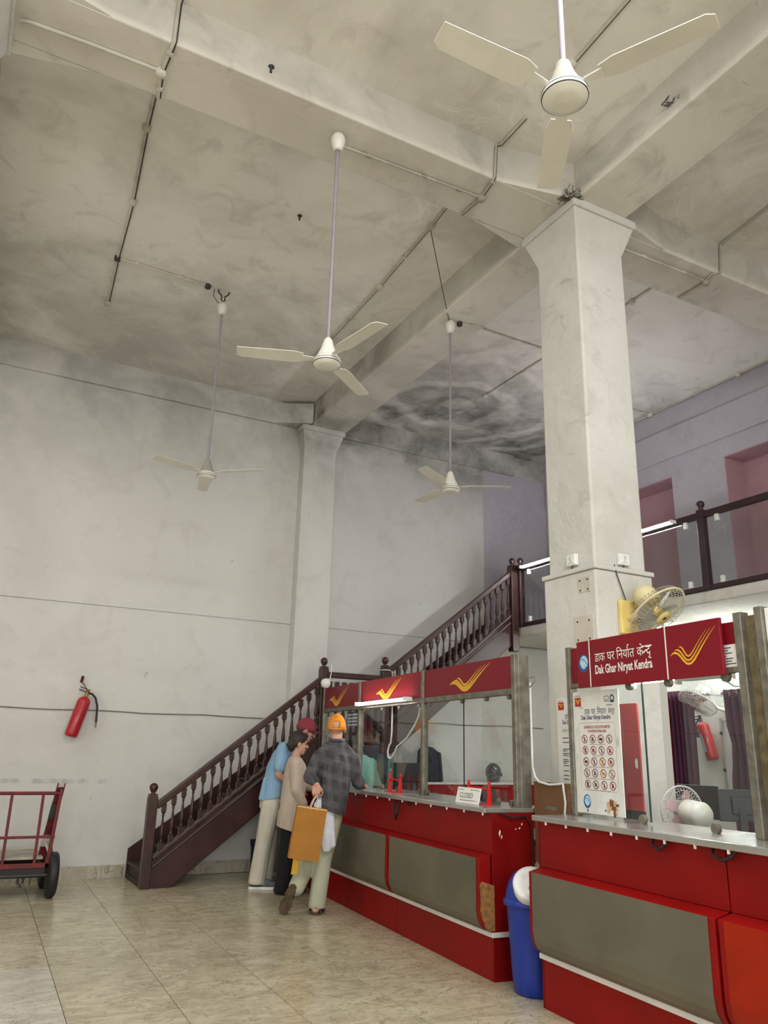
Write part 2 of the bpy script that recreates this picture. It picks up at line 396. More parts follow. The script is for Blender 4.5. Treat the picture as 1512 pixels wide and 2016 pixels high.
# gallery side wall with recessed openings, white below, lilac above
struct('wall_right', MB().box(XR, -10.0, 0, XR+0.5, 10, 3.03), M_ROOM)
ops = [(7.14, 8.45, 5.115), (5.0, 6.29, 5.13), (2.7, 3.9, 5.13)]
up_ = MB(); yprev = 10.0
for y0, y1, zt in ops:
    up_.box(XR, y1, 3.03, XR+0.5, yprev, ZC); up_.box(XR, y0, zt, XR+0.5, y1, ZC); yprev = y0
up_.box(XR, -10.0, 3.03, XR+0.5, yprev, ZC)
struct('trim_2', up_, M_LILAC)
rec = MB()
for y0, y1, zt in ops:
    rec.box(XR+0.36, y0+0.002, 3.1, XR+0.49, y1-0.002, zt-0.002)
    rec.box(XR+0.004, y0+0.001, 3.1, XR+0.36, y0+0.012, zt-0.002); rec.box(XR+0.004, y1-0.012, 3.1, XR+0.36, y1-0.001, zt-0.002)
    rec.box(XR+0.004, y0+0.012, zt-0.014, XR+0.36, y1-0.012, zt-0.002)
struct('trim_3', rec, M_PINK)
struct('trim_4', MB().box(XR-0.035, -9.8, 5.37, XR, YW-0.06, 5.80), M_LILAC, 0.01)
# beams
lb = MB().box(3.855, -9.8, ZB, 4.38, YW-0.04, ZC+0.02); lb.box(-0.94, -9.8, ZB, -0.42, YW-0.04, ZC+0.02)
struct('trim_5', lb, M_BEAM, 0.012)
cb = MB().box(-5.0, 4.22, ZB+0.003, 8.2, 4.715, ZC+0.02)
for x in (3.855, 4.38, -0.94, -0.42):
    sgn = -1 if x in (3.855, -0.94) else 1
# haunches: the beams thicken towards the column
    for yy, dy in ((4.22, -1), ):
        pass
struct('trim_6', cb, M_BEAM, 0.012)
hn = MB()
for bx0, bx1 in ((3.855, 4.38), (-0.94, -0.42)):
    for xf, sg in ((bx0, -1), (bx1, 1)):
        hn.prism([(0, 0), (0.6, 0), (0, -0.16)], (xf, 4.18, ZC-0.16), (sg, 0, 0), (0, 0, 1), (0, 0.575, 0)) if False else None
        # splayed fillet on plan where cross beam meets the long beam
        hn.prism([(0, 0), (0.62, 0), (0, -0.13)], (xf, 4.22, ZB+0.006), (sg, 0, 0), (0, 1, 0), (0, 0, ZC-ZB))
        hn.prism([(0, 0), (0.62, 0), (0, 0.13)], (xf, 4.715, ZB+0.006), (sg, 0, 0), (0, 1, 0), (0, 0, ZC-ZB))
struct('trim_7', hn, M_BEAM)
# band under the ceiling along the staircase wall
bd = MB().box(-5.0, YW-0.055, 5.80, 3.82, YW+0.01, ZC+0.01); bd.box(4.40, YW-0.055, 5.80, 7.55, YW+0.01, ZC+0.01)
bd.prism([(0, 0), (0.5, 0), (0, -0.28)], (3.84, YW-0.05, 5.80), (-1, 0, 0), (0, 1, 0), (0, 0, 0.30))
struct('trim_8', bd, M_WALL, 0.01)
# dark shadow gap strip (a recess) under the band
# columns: tapered shaft, dado moulding, slanted capital, abacus
def column(name, cx, cy, label):
    t = thing(name, label, 'column', (cx, cy, 0))
    h = 0.25
    MB().box(-h-0.03, -h-0.03, 0, h+0.03, h+0.03, 2.70).build('lower_shaft', M_COLM, t, 0.012)
    MB().box(-h-0.042, -h-0.042, 2.70, h+0.042, h+0.042, 2.735).build('moulding', M_COLM, t, 0.006)
    MB().box(-h, -h, 2.735, h, h, 5.49).build('upper_shaft', M_COLM, t, 0.015)
    c = MB(); a = h+0.075
    c.add([(-h,-h,5.47),(h,-h,5.47),(h,h,5.47),(-h,h,5.47),(-a,-a,5.715),(a,-a,5.715),(a,a,5.715),(-a,a,5.715)],
          [(0,3,2,1),(4,5,6,7),(0,1,5,4),(1,2,6,5),(2,3,7,6),(3,0,4,7)])
    c.build('capital', M_COLM, t, 0.008)
    a = h+0.095
    MB().box(-a, -a, 5.715, a, a, ZB+0.004).build('abacus', M_COLM, t, 0.012)
    return t
CX, CY = 4.15, 4.40
col1 = column('column', CX, CY, 'tall white square column standing behind the red counters, wall fan mounted on it')
column('column', -0.68, 4.44, 'whitewashed column whose capital meets the cross beam at the frame corner')
# fittings on the column: old fixing patches with drilled holes
pm = plaster('bare_patch', (205, 198, 184), (165, 158, 145), None, 0.6)
hm = mat('drill_hole', (50, 44, 38), 0.9)
xf = -0.28
for (y, z, wy, wz) in ((-0.14, 2.28, 0.20, 0.20), (-0.165, 2.60, 0.13, 0.11)):
    p_ = MB().box(xf-0.004, y-wy/2, z-wz/2, xf+0.002, y+wy/2, z+wz/2).build('patch', pm, col1, 0.002)
    for dy, dz in ((-.3, .3), (.3, .3), (-.3, -.35), (.3, -.35)):
        MB().lathe([(0.007, 0), (0.007, 0.003)], (xf-0.0035, y+dy*wy, z+dz*wz), (-1, 0, 0), 8).build('hole', hm, p_)
# plastered crack ridges on the shaft, as worn
# pilaster on the staircase wall
t = thing('pilaster', 'white pilaster rising from the stair landing to the long beam', 'pilaster', (4.04, YW, 0))
MB().box(-0.245, -0.17, 0.0, 0.245, 0.0, 5.49).build('shaft', M_WALL, t, 0.012)
c = MB(); h = 0.245; a = 0.31
c.add([(-h,-0.17,5.47),(h,-0.17,5.47),(h,0,5.47),(-h,0,5.47),(-a,-0.26,5.715),(a,-0.26,5.715),(a,0,5.715),(-a,0,5.715)],
      [(0,3,2,1),(4,5,6,7),(0,1,5,4),(1,2,6,5),(2,3,7,6),(3,0,4,7)])
c.build('capital', M_WALL, t, 0.008)
MB().box(-0.33, -0.28, 5.715, 0.33, 0, ZB+0.004).build('abacus', M_WALL, t, 0.012)
# gallery slab
struct('trim_9', MB().box(6.95, -9.8, 3.022, XR+0.01, YW+0.005, 3.15), M_SLAB, 0.015)
# marble skirting
sk = MB()
struct('baseboard_back', sk.box(-5.0, YW-0.022, -0.004, 1.98, YW+0.005, 0.135).box(2.5, YW-0.022, -0.004, 3.79, YW+0.005, 0.135).box(4.29, YW-0.022, -0.004, 8.2, YW+0.005, 0.135), M_MARBLE, 0.004)
# the two cables pinned along the wall
M_CABLE_GREY = mat('grey_cable', (120, 116, 108), 0.6)
cw = MB()
def wavy(z, ph):
    return [(x*0.25, YW-0.008, z+0.006*math.sin(x*1.3+ph)+0.003*math.sin(x*3.1)) for x in range(-18, 33) if not (3.74 < x*0.25 < 4.34)]
tag(MB().tube([p for p in wavy(1.785, 0) if p[0] < 4], 0.007, 6).build('wall_cable', M_CABLE_GREY), 'grey cable pinned along the white wall behind the fire extinguisher', 'cable')
tag(MB().tube([p for p in wavy(1.81, 1.4) if p[0] > 4], 0.007, 6).build('wall_cable', M_CABLE_GREY), 'grey cable on the white wall seen through the counter glass', 'cable')
# ------------------------------------------------------------------ staircase
M_WOOD = mat('dark_stained_wood', (58, 31, 23), 0.38, var=0.35, scale=9.0, bump=0.15, bscale=30)
M_TREAD = mat('worn_tread_wood', (46, 33, 26), 0.6, var=0.3, scale=5.0)
M_STRING = mat('maroon_varnish', (52, 23, 19), 0.42, var=0.25, scale=4.0)
st = thing('staircase', 'dark wooden staircase with turned balusters climbing the white wall', 'staircase')
YF, YB = 8.97, YW-0.006           # outer face and wall face
# flight 1: 8 risers up to the landing, flight 2: 10 risers up to the gallery
LAND = 1.43
def flight(x0, z0, n, going, rise):
    for i in range(n):
        x = x0+i*going; z = z0+(i+1)*rise
        if i < n-1 or z0 > 1:
            MB().box(x-0.025, YF+0.03, z-0.03, x+going+0.005, YB-0.035, z).build('tread', M_TREAD, st, 0.006) if not (i == n-1) else None
        MB().box(x, YF+0.035, z-rise, x+0.02, YB-0.035, z-0.03).build('riser', M_TREAD, st)
flight(2.02, 0.0, 8, 0.24, LAND/8)
flight(4.80, LAND, 10, 0.212, (3.15-LAND)/10)
MB().box(3.93, YF+0.05, LAND-0.14, 4.86, YW-0.29, LAND).build('landing', M_TREAD, st, 0.006)
MB().box(3.86, YF+0.0, LAND-0.30, 4.86, YF+0.05, LAND+0.05).build('landing_fascia', M_STRING, st, 0.006)
# strings: sloping boards with a capping rail
def zline(x, x0, z0, m): return z0+m*(x-x0)
m1, m2 = 0.775, 0.786
s1 = [(2.06, -0.003), (2.30, -0.003), (3.92, 1.27), (3.92, 1.58), (2.06, 0.245)]
MB().prism(s1, (0, YF+0.005, 0), (1, 0, 0), (0, 0, 1), (0, 0.045, 0)).build('stringer', M_STRING, st, 0.005)
s2 = [(4.84, 1.33), (6.86, 2.92), (6.86, 3.30), (4.84, 1.70)]
MB().prism(s2, (0, YF+0.005, 0), (1, 0, 0), (0, 0, 1), (0, 0.045, 0)).build('stringer', M_STRING, st, 0.005)
w1 = [(2.00, 0.0), (2.32, 0.0), (3.72, 1.15), (3.72, 1.50), (2.0, 0.30)]
MB().prism(w1, (0, YB-0.035, 0), (1, 0, 0), (0, 0, 1), (0, 0.03, 0)).build('wall_stringer', M_STRING, st)
w2 = [(4.46, 1.15), (6.93, 3.0), (6.93, 3.30), (4.46, 1.58)]
MB().prism(w2, (0, YB-0.035, 0), (1, 0, 0), (0, 0, 1), (0, 0.03, 0)).build('wall_stringer', M_STRING, st)
so = MB().prism([(2.34, 0.01), (3.90, 1.235), (3.90, 1.26), (2.31, 0.01)], (0, YF+0.05, 0), (1, 0, 0), (0, 0, 1), (0, YB-YF-0.35, 0))
so.prism([(4.86, 1.345), (6.86, 2.915), (6.86, 2.94), (4.86, 1.37)], (0, YF+0.05, 0), (1, 0, 0), (0, 0, 1), (0, YB-YF-0.09, 0))
so.build('soffit', M_TREAD, st)
def rail(x0, z0, x1, z1, name, w, h):
    MB().bar((x0, YF+0.025, z0), (x1, YF+0.025, z1), w, h).build(name, M_WOOD, st, 0.012)
# base rail (capping on the string), two mouldings, and the handrail
rail(2.09, 0.28, 3.93, 1.70, 'base_rail', 0.085, 0.05); rail(2.09, 0.20, 3.93, 1.62, 'string_moulding', 0.065, 0.022)
rail(4.85, 1.75, 6.82, 3.30, 'base_rail', 0.085, 0.05); rail(4.85, 1.67, 6.82, 3.22, 'string_moulding', 0.065, 0.022)
rail(2.08, 0.80, 3.93, 2.245, 'handrail', 0.075, 0.07); rail(4.84, 2.385, 6.83, 3.93, 'handrail', 0.075, 0.07)
rail(3.93, 2.30, 4.80, 2.30, 'handrail', 0.08, 0.07); rail(3.93, LAND+0.10, 4.80, LAND+0.10, 'base_rail', 0.085, 0.05)
def baluster_mesh(h):
    b = MB()
    b.box(-0.023, -0.023, 0, 0.023, 0.023, 0.10)
    b.box(-0.023, -0.023, h-0.085, 0.023, 0.023, h)
    k = h-0.185
    prof = [(0.018, 0.10), (0.024, 0.112), (0.013, 0.13), (0.017, 0.15), (0.024, 0.10+k*0.24), (0.022, 0.10+k*0.38), (0.015, 0.10+k*0.60), (0.0095, 0.10+k*0.78),
            (0.0095, 0.10+k*0.85), (0.019, 0.10+k*0.875), (0.011, 0.10+k*0.90), (0.018, 0.10+k*0.95), (0.025, h-0.083)]
    b.lathe(prof, (0, 0, 0), (0, 0, 1), 9)
    me = b.mesh('baluster'); me.materials.append(M_WOOD); return me
bm1 = baluster_mesh(0.50)
def baluster(x, z, sc=1.0):
    o = bpy.data.objects.new('baluster', bm1); COL.objects.link(o); o.parent = st; o.location = (x, YF+0.025, z); o.scale = (1, 1, sc)
for i in range(18):
    x = 2.165+i*0.1005; baluster(x, 0.28+(x-2.09)*0.7717, 0.98)
for i in range(20):
    x = 4.90+i*0.0985; baluster(x, 1.75+(x-4.85)*0.7868, 1.18)
for i in range(8):
    baluster(4.04+i*0.0985, LAND+0.12, 1.34)
def newel(x, y, z0, z1, w=0.10, kn=True):
    o = MB().box(x-w/2, y-w/2, z0, x+w/2, y+w/2, z1).build('newel_post', M_WOOD, st, 0.008)
    k = MB().box(x-w*0.42, y-w*0.42, z1, x+w*0.42, y+w*0.42, z1+0.025)
    k.lathe([(0.028, 0.025), (0.02, 0.036), (0.03, 0.05), (0.043, 0.075), (0.046, 0.095), (0.038, 0.118), (0.02, 0.132), (0.002, 0.136)], (x, y, z1), (0, 0, 1), 14)
    k.build('finial', M_WOOD, o); return o
newel(2.035, YF+0.02, -0.004, 0.90); newel(3.95, YF+0.02, 0.0, 2.37); newel(4.80, YF+0.02, 0.0, 2.44, 0.10)
newel(6.855, YF+0.02, 2.80, 4.02, 0.115)
MB().box(2.0, YF+0.05, 0.0, 2.06, YB-0.03, 0.05).build('bottom_step', M_TREAD, st, 0.006)
# white cloth strip tied round the two landing posts, and the junction box
M_STRIP = mat('white_cloth_tie', (215, 212, 205), 0.8)
tag(MB().tube([(4.80+0.066*math.cos(a), YF+0.02+0.066*math.sin(a), 2.405) for a in [i*PI/6 for i in range(13)]] , 0.007, 6).tube([(4.862, YF-0.05, 2.40), (4.875, YF-0.055, 2.30), (4.868, YF-0.05, 2.2)], 0.006, 6).build('cloth_tie', M_STRIP),
    'white tie knotted round the second landing post of the staircase', 'tie')
M_WPL = mat('white_plastic', (226, 226, 222), 0.4)
t = thing('cable_box', 'round white cable box fixed to the first landing post', 'cable box', (3.95, YF-0.032, 2.19))
MB().lathe([(0.058, 0), (0.06, 0.03), (0.05, 0.05), (0.0, 0.054)], (0, 0, 0), (0, -1, 0), 18).build('box', M_WPL, t)
MB().tube([(0.055, -0.01, 0.03), (0.07, -0.012, 0.12), (0.075, -0.012, 0.24)], 0.006, 6).build('cord', M_WPL, t)
# ------------------------------------------------------------------ gallery railing with glass and white clamps
gr = thing('gallery_railing', 'dark gallery railing with glass panes and white clamps above the counters', 'railing')
M_RAIL = mat('dark_rail_paint', (54, 34, 38), 0.4, var=0.2)
M_GGLASS = glassmat('gallery_glass', (0.90, 0.915, 0.92))
XG = 6.955
posts = [8.93, 7.25, 5.70, 4.10, 2.5]
MB().box(XG-0.03, 0.5, 3.955, XG+0.03, 8.93, 4.025).build('top_rail', M_RAIL, gr, 0.006)
MB().box(XG-0.03, 0.5, 3.152, XG+0.03, 8.93, 3.205).build('bottom_rail', M_RAIL, gr, 0.006)
for y in posts:
    p_ = MB().box(XG-0.04, y-0.04, 3.15, XG+0.04, y+0.04, 4.05).build('post', M_RAIL, gr, 0.006)
    MB().lathe([(0.03, 0), (0.022, 0.012), (0.03, 0.03), (0.044, 0.055), (0.045, 0.075), (0.03, 0.10), (0.002, 0.112)], (XG, y, 4.05), (0, 0, 1), 14).build('finial', M_RAIL, p_)
for a, b in zip(posts, posts[1:]+[0.6]):
    MB().box(XG-0.004, b+0.06, 3.215, XG+0.004, a-0.06, 3.945).build('glass_pane', M_GGLASS, gr)
    for y in (a-0.2, b+0.22):
        for z0, z1 in ((3.88, 3.96), (3.20, 3.28)):
            MB().box(XG-0.022, y-0.022, z0, XG+0.022, y+0.022, z1).build('clamp', M_WPL, gr, 0.006)
# tubes on the gallery rail
def tube_lamp(name, label, p0, p1, out, m, r=0.014, battenmat=None, group=None):
    p0 = Vector(p0); p1 = Vector(p1); mid_ = (p0+p1)/2; d = (p1-p0).normalized(); L = (p1-p0).length/2
    t = thing(name, label, 'lamp', mid_, 0, group)
    o = Vector(out)*0.035
    MB().bar(-d*L+o, d*L+o, 0.035, 0.04, ref=Vector(out)).build('batten', battenmat or M_WPL, t, 0.004)
    MB().tube([-d*(L-0.015), d*(L-0.015)], r, 12).build('tube', m, t)
    for s in (-1, 1):
        MB().bar(d*s*(L-0.018), d*s*(L+0.004), 0.036, 0.075, ref=Vector(out)).build('end_cap', battenmat or M_WPL, t)
    return t
E_COOL = emis('cool_tube_glow', (0.93, 0.92, 1.0), TUBE_COOL)
E_WARM = emis('warm_tube_glow', (1.0, 0.93, 0.86), TUBE_WARM)
E_ROOM = emis('room_tube_glow', (0.95, 1.0, 0.97), TUBE_ROOM)
tube_lamp('tube_lamp', 'glowing white tube on the gallery rail next to the staircase head', (6.87, 8.80, 3.985), (6.87, 7.62, 3.985), (1, 0, 0), E_COOL)
tube_lamp('tube_lamp', 'glowing cool tube on the gallery rail showing beside the tall column', (6.87, 7.16, 3.985), (6.87, 6.02, 3.985), (1, 0, 0), E_COOL)
# ------------------------------------------------------------------ post-office counters
CA = 0.07417
P1 = Vector((3.381, 4.741, 0))
M_RED = mat('red_laminate', (136, 12, 10), 0.45, var=0.10, scale=3.0, spec=0.2)
M_REDD = mat('dark_red_laminate', (118, 8, 8), 0.45, var=0.10, scale=3.0, spec=0.2)
M_ORANGE = mat('orange_red_laminate', (160, 36, 10), 0.45, var=0.12, scale=4.0, spec=0.2)
M_STEEL = mat('dull_steel_sheet', (114, 110, 94), 0.42, metal=0.35, var=0.14, scale=2.2, bump=0.03, bscale=90)
M_ALU = mat('weathered_aluminium', (128, 124, 112), 0.45, metal=0.6, var=0.28, scale=14.0, bump=0.1)
M_TOP = mat('steel_worktop', (188, 188, 182), 0.24, metal=0.75, var=0.08, scale=5.0)
M_WSTRIP = mat('white_edge_strip', (222, 220, 214), 0.45, var=0.06)
M_CHIP = mat('chipboard', (140, 98, 52), 0.85, var=0.3, scale=40.0)
M_RUBBER = mat('black_rubber', (26, 26, 27), 0.55)
M_CLIP = mat('white_clip', (225, 222, 214), 0.5)
SIGN_RED = mat('sign_red', (128, 18, 32), 0.4, var=0.05, scale=2.0, spec=0.25)
M_YEL = mat('emblem_yellow', (226, 172, 42), 0.4, var=0.05)
M_WHITE = mat('print_white', (238, 236, 230), 0.5, var=0.02)
M_GLASS = glassmat('counter_glass', (0.95, 0.975, 0.967), 0.9)
BULGE = [(0.0, 0.292), (-0.03, 0.298), (-0.062, 0.325), (-0.084, 0.365), (-0.093, 0.42), (-0.093, 0.742), (0.0, 0.764)]
def counter(label, smods, with_end, orange_last=False):
    """smods: module borders along s, from the end nearest the street; local x = depth, y = s"""
    t = thing('service_counter', label, 'counter', P1, -CA)
    s0, s1 = smods[0], smods[-1]
    X = (1, 0, 0); Z = (0, 0, 1)
    lo = min(s0, s1); hi = max(s0, s1)
    MB().box(0.02, lo+0.004, 0.0, 0.30, hi-0.004, 1.0).build('carcass', M_REDD, t)
    for k, (a, b) in enumerate(zip(smods, smods[1:])):
        a_, b_ = min(a, b)+0.004, max(a, b)-0.004
        MB().box(0.0, a_, 0.0, 0.02, b_, 0.262).build('plinth_panel', M_RED, t, 0.002)
        MB().box(0.0, a_, 0.764, 0.02, b_, 1.028).build('upper_panel', M_RED, t, 0.002)
        body = MB().prism(BULGE, (0, a_+0.006, 0), X, Z, (0, b_-a_-0.012, 0))
        pn = body.build('bulge_panel', M_RED, t, 0.003)
        # thin steel sheet bent round the bulge, red edge left bare at both ends
        sh = [(x-0.004, z) for x, z in BULGE[1:6]]; inn = [(x-0.0005, z) for x, z in BULGE[1:6]][::-1]
        last = orange_last and k == len(smods)-2
        MB().prism(sh+inn, (0, a_+0.045, 0), X, Z, (0, b_-a_-0.085, 0)).build('steel_sheet', M_ORANGE if last else M_STEEL, pn)
        MB().box(-0.018, a_-0.004, 0.262, 0.0, b_+0.004, 0.292).build('edge_strip', M_WSTRIP, t, 0.003)
    MB().box(-0.055, lo-0.012, 1.03, 0.50, hi, 1.062).build('worktop', M_TOP, t, 0.004)
    return t
c1 = counter('red service counter with two grey steel panels, a CLOSED card standing on it', [0.0, 1.505, 3.03, 4.18], True)
# near end of the first counter: cheek, strip, broken corner of bare chipboard, flaked laminate
MB().box(0.0, -0.014, 0.0, 0.34, 0.004, 1.028).build('end_cheek', M_REDD, c1, 0.002)
MB().box(-0.018, -0.03, 0.262, 0.30, -0.014, 0.292).build('edge_strip', M_WSTRIP, c1, 0.003)
chip = [(-0.02, 0.30), (-0.045, 0.305), (-0.055, 0.33), (-0.075, 0.37), (-0.088, 0.42), (-0.085, 0.5), (-0.09, 0.58), (-0.075, 0.60), (0.008, 0.575), (0.010, 0.30)]
MB().prism(chip, (0, 0.006, 0), (1, 0, 0), (0, 0, 1), (0, -0.026, 0)).build('bare_chipboard', M_CHIP, c1)
fl = MB()
for (x, z, w_, h_) in ((0.06, 0.90, .018, .05), (0.075, 0.875, .012, .03), (0.22, 0.93, .02, .012), (0.24, 0.955, .012, .02), (0.19, 0.925, .012, .012)):
    fl.flat([(x-w_/2, z), (x, z-h_/2), (x+w_/2, z+h_*0.2), (x+w_*0.1, z+h_/2)], (0, -0.0155, 0), (1, 0, 0), (0, 0, 1))
fl.build('flaked_laminate', M_CLIP, c1)
def clips(c, ss):
    for s in ss: MB().box(-0.056, s-0.004, 1.014, -0.046, s+0.004, 1.032).build('clip', M_CLIP, c)
clips(c1, [0.02+0.26*i for i in range(12)])
def loop(c, s, sp, dz, x=-0.012):
    MB().tube([(x, s, 1.03), (x-0.02, s+sp*0.1, 1.03-dz*0.6), (x-0.02, s+sp*0.5, 1.03-dz), (x-0.02, s+sp*0.9, 1.03-dz*0.6), (x, s+sp, 1.03)], 0.008, 6).build('cable_loop', M_RUBBER, c)
loop(c1, 1.44, 0.10, 0.16); loop(c1, 1.2, 0.06, 0.03)
MB().tube([(0.05, -0.03, 1.03), (0.15, -0.035, 1.0), (0.26, -0.03, 1.01), (0.31, -0.03, 0.95), (0.315, -0.03, 0.6)], 0.006, 6).build('cable_loop', M_RUBBER, c1)
c2 = counter('red service counter with a dull steel panel under the Dak Ghar Niryat Kendra sign', [-0.575, -2.05, -3.55], True, True)
MB().box(0.0, -0.575, 0.0, 0.30, -0.561, 1.028).build('end_cheek', M_REDD, c2, 0.002)
MB().box(-0.018, -0.577, 0.262, 0.10, -0.560, 0.292).build('edge_strip', M_WSTRIP, c2, 0.003)
clips(c2, [-0.72-0.2*i for i in range(8)])
loop(c2, -1.60, -0.10, 0.05); loop(c2, -1.99, -0.14, 0.05)
# ---- glazed screens
def screen(label, pts, zt=2.125, zs=1.875, zh=1.84):
    t = thing('glazed_screen', label, 'screen', P1, -CA)
    return t
def post(t, s, z1=2.13, w_=0.05, d=0.055, x=0.25, z0=1.062):
    return MB().box(x-d/2, s-w_/2, z0, x+d/2, s+w_/2, z1).build('post', M_ALU, t, 0.004)
def emblem(parent, s, z, L, H, x, m=None, name='emblem'):
    """three swooping bands, read from larger s to smaller s"""
    e = MB(); U = (0, -L, 0); V = (0, 0, H)
    A = [(0, .30), (.05, .37), (.10, .385), (.16, .36), (.22, .27), (.28, .15), (.34, .055), (.39, .03), (.45, .05), (.52, .14), (.60, .29), (.70, .48), (.80, .66), (.90, .83), (1.0, .98)]
    B = [(.095, .44), (.14, .465), (.19, .45), (.245, .36), (.30, .235), (.345, .155), (.39, .13), (.44, .155), (.50, .235), (.58, .385), (.68, .58), (.78, .755), (.90, .95)]
    Cc = [(.19, .53), (.23, .545), (.27, .50), (.315, .38), (.355, .28), (.395, .245), (.44, .275), (.50, .375), (.58, .525), (.68, .71), (.80, .90)]
    for c_, w0 in ((A, .036), (B, .030), (Cc, .028)):
        n = len(c_); W = [w0*min(1, 0.12+1.1*min(i/2.2, (n-1-i)/6.0)) for i in range(n)]
        P = [(u, v*H/L) for u, v in c_]
        e.stroke(P, W, (x, s, z), (0, -L, 0), (0, 0, L))
    return e.build(name, m or M_YEL, parent)
sc1 = screen('glass and aluminium counter screen under three red panels with yellow emblems', None)
SB = [0.03, 1.52, 3.03, 4.17]
for s in SB: post(sc1, s)
post(sc1, 0.03, 2.13, 0.06, 0.09, 0.30)
for a, b in zip(SB, SB[1:]):
    sp = MB().box(0.235, a+0.025, 1.885, 0.255, b-0.025, 2.125).build('sign_panel', SIGN_RED, sc1, 0.003)
    ln = (b-a); c_ = {0: (1.02, 0.66), 1: (2.60, 0.62), 2: (3.99, 0.62)}[SB.index(a)]
    emblem(sp, c_[0], 1.905, c_[1], 0.20, 0.2335)
    MB().box(0.225, a+0.025, 1.84, 0.275, b-0.025, 1.885).build('header_rail', M_ALU, sc1, 0.004)
def pane(t, a, b, x=0.25, z0=1.075, z1=1.845):
    o = MB().box(x-0.003, min(a, b), z0, x+0.003, max(a, b), z1).build('glass_pane', M_GLASS, t, 0)
    return o
def edge_strip(t, s, x=0.25, z0=1.075, z1=1.845, m=None):
    return MB().box(x-0.004, s-0.004, z0, x+0.004, s+0.004, z1).build('pane_edge', m or mat('dark_glass_edge', (48, 62, 56), 0.3), t)
pane(sc1, 1.49, 0.808); edge_strip(sc1, 0.808); pane(sc1, 0.518, 0.06)
pane(sc1, 3.0, 2.40); pane(sc1, 2.09, 1.55); pane(sc1, 4.14, 3.90); pane(sc1, 3.50, 3.06)
def pane_clip(t, s, z, x=0.25, r=0.022):
    return MB().lathe([(r, -0.012), (r, 0.012)], (x, s, z), (1, 0, 0), 12).build('pane_clip', M_ALU, t, 0.003)
for s in (1.42, 0.83, 0.45, 0.12, 2.9, 2.45, 2.05, 1.62, 3.2, 3.4): pane_clip(sc1, s, 1.83)
for s in (1.46, 0.30, 0.12, 2.05, 1.6, 2.42): pane_clip(sc1, s, 1.085)
# ledge behind the glass
tube_lamp('tube_lamp', 'glowing tube below the middle red panel of the counter screen', P1+Vector((0.172*math.cos(CA)+2.93*math.sin(CA), -0.172*math.sin(CA)+2.93*math.cos(CA), 1.885)),
          P1+Vector((0.172*math.cos(CA)+1.72*math.sin(CA), -0.172*math.sin(CA)+1.72*math.cos(CA), 1.885)), (1, 0, 0), E_WARM)
CT = Matrix.Translation(P1) @ Matrix.Rotation(-CA, 4, 'Z')
def cl(n, s, z): return CT @ Vector((n, s, z))
# second screen
sc2 = screen('aluminium and glass screen carrying the export centre sign above the counter', None)
post(sc2, -0.635, 2.11, 0.04); post(sc2, -2.055, 2.14, 0.05, 0.06); post(sc2, -2.185, 2.15, 0.045, 0.06); post(sc2, -3.5, 2.15)
MB().box(0.255, -2.165, 1.062, 0.275, -2.08, 2.12).build('filler_strip', mat('rusty_filler', (104, 92, 66), 0.8, var=0.35, scale=18), sc2)
for a, b, m in ((-0.655, -2.03, SIGN_RED), (-2.21, -3.48, M_WHITE)):
    MB().box(0.24, b, 1.872, 0.258, a, 2.10 if m is SIGN_RED else 2.14).build('sign_panel', m, sc2, 0.003)
    MB().box(0.228, b, 1.842, 0.272, a, 1.872).build('header_rail', M_ALU, sc2, 0.004)
emblem(sc2, -2.30, 1.91, 0.7, 0.24, 0.237)
pane(sc2, -0.66, -1.296, 0.252); edge_strip(sc2, -1.296, 0.252); pane(sc2, -1.60, -2.02, 0.256); pane(sc2, -2.22, -3.46, 0.252)
for s in (-1.20, -1.52, -1.93): pane_clip(sc2, s, 1.826, 0.245, 0.026)
for s in (-1.77, -1.24): pane_clip(sc2, s, 1.085, 0.245, 0.026)
# ---- big name board hung in front of the red panels
bo = thing('name_board', 'maroon board lettered Dak Ghar Niryat Kendra hung over the export counter', 'sign', P1, -CA)
MB().box(0.195, -1.965, 1.833, 0.215, -0.775, 2.125).build('board', SIGN_RED, bo, 0.003)
XB = 0.1935
U = Vector((0, -1, 0)); V = Vector((0, 0, 1))
for s in (-0.905, -1.575): MB().flat([(-0.005, 0), (0.005, 0), (0.005, 0.288), (-0.005, 0.288)], (XB, s, 1.835), U, V).build('dividing_line', M_WHITE, bo)
tx = MB(); SX = -0.955
text(tx, 'Dak Ghar Niryat Kendra', (XB, SX, 1.892), U, V, width=0.505, height=0.072, bold=0.022)
zb_ = 1.985; hh = 0.062
def word(body, u0, u1, drop=0.0, h=hh):
    text(tx, body, (XB, SX-u0, zb_-drop), U, V, width=u1-u0, size=h*1.25)
word('डाक', 0.0, 0.098); word('घर', 0.118, 0.187); word('िनयात', 0.205, 0.362); word('के', 0.385, 0.438)
word('द', 0.463, 0.500)
def tstroke(p, w_=0.0085): tx.stroke([(u, v) for u, v in p], w_, (XB-0.0002, SX, zb_), U, V)
tstroke([(0.430, 0.0505), (0.510, 0.0505)], 0.007)
tstroke([(0.436, 0.020), (0.443, 0.014), (0.449, 0.021), (0.458, 0.026), (0.472, 0.026)])          # half na
tstroke([(0.492, -0.002), (0.480, -0.014), (0.500, -0.020)], 0.007)                                  # ra stroke
tstroke([(0.307, 0.050), (0.303, 0.062), (0.307, 0.072), (0.318, 0.075)], 0.007)                     # reph
tx.build('lettering', M_WHITE, bo)
emblem(bo, -1.605, 1.90, 0.335, 0.19, XB)
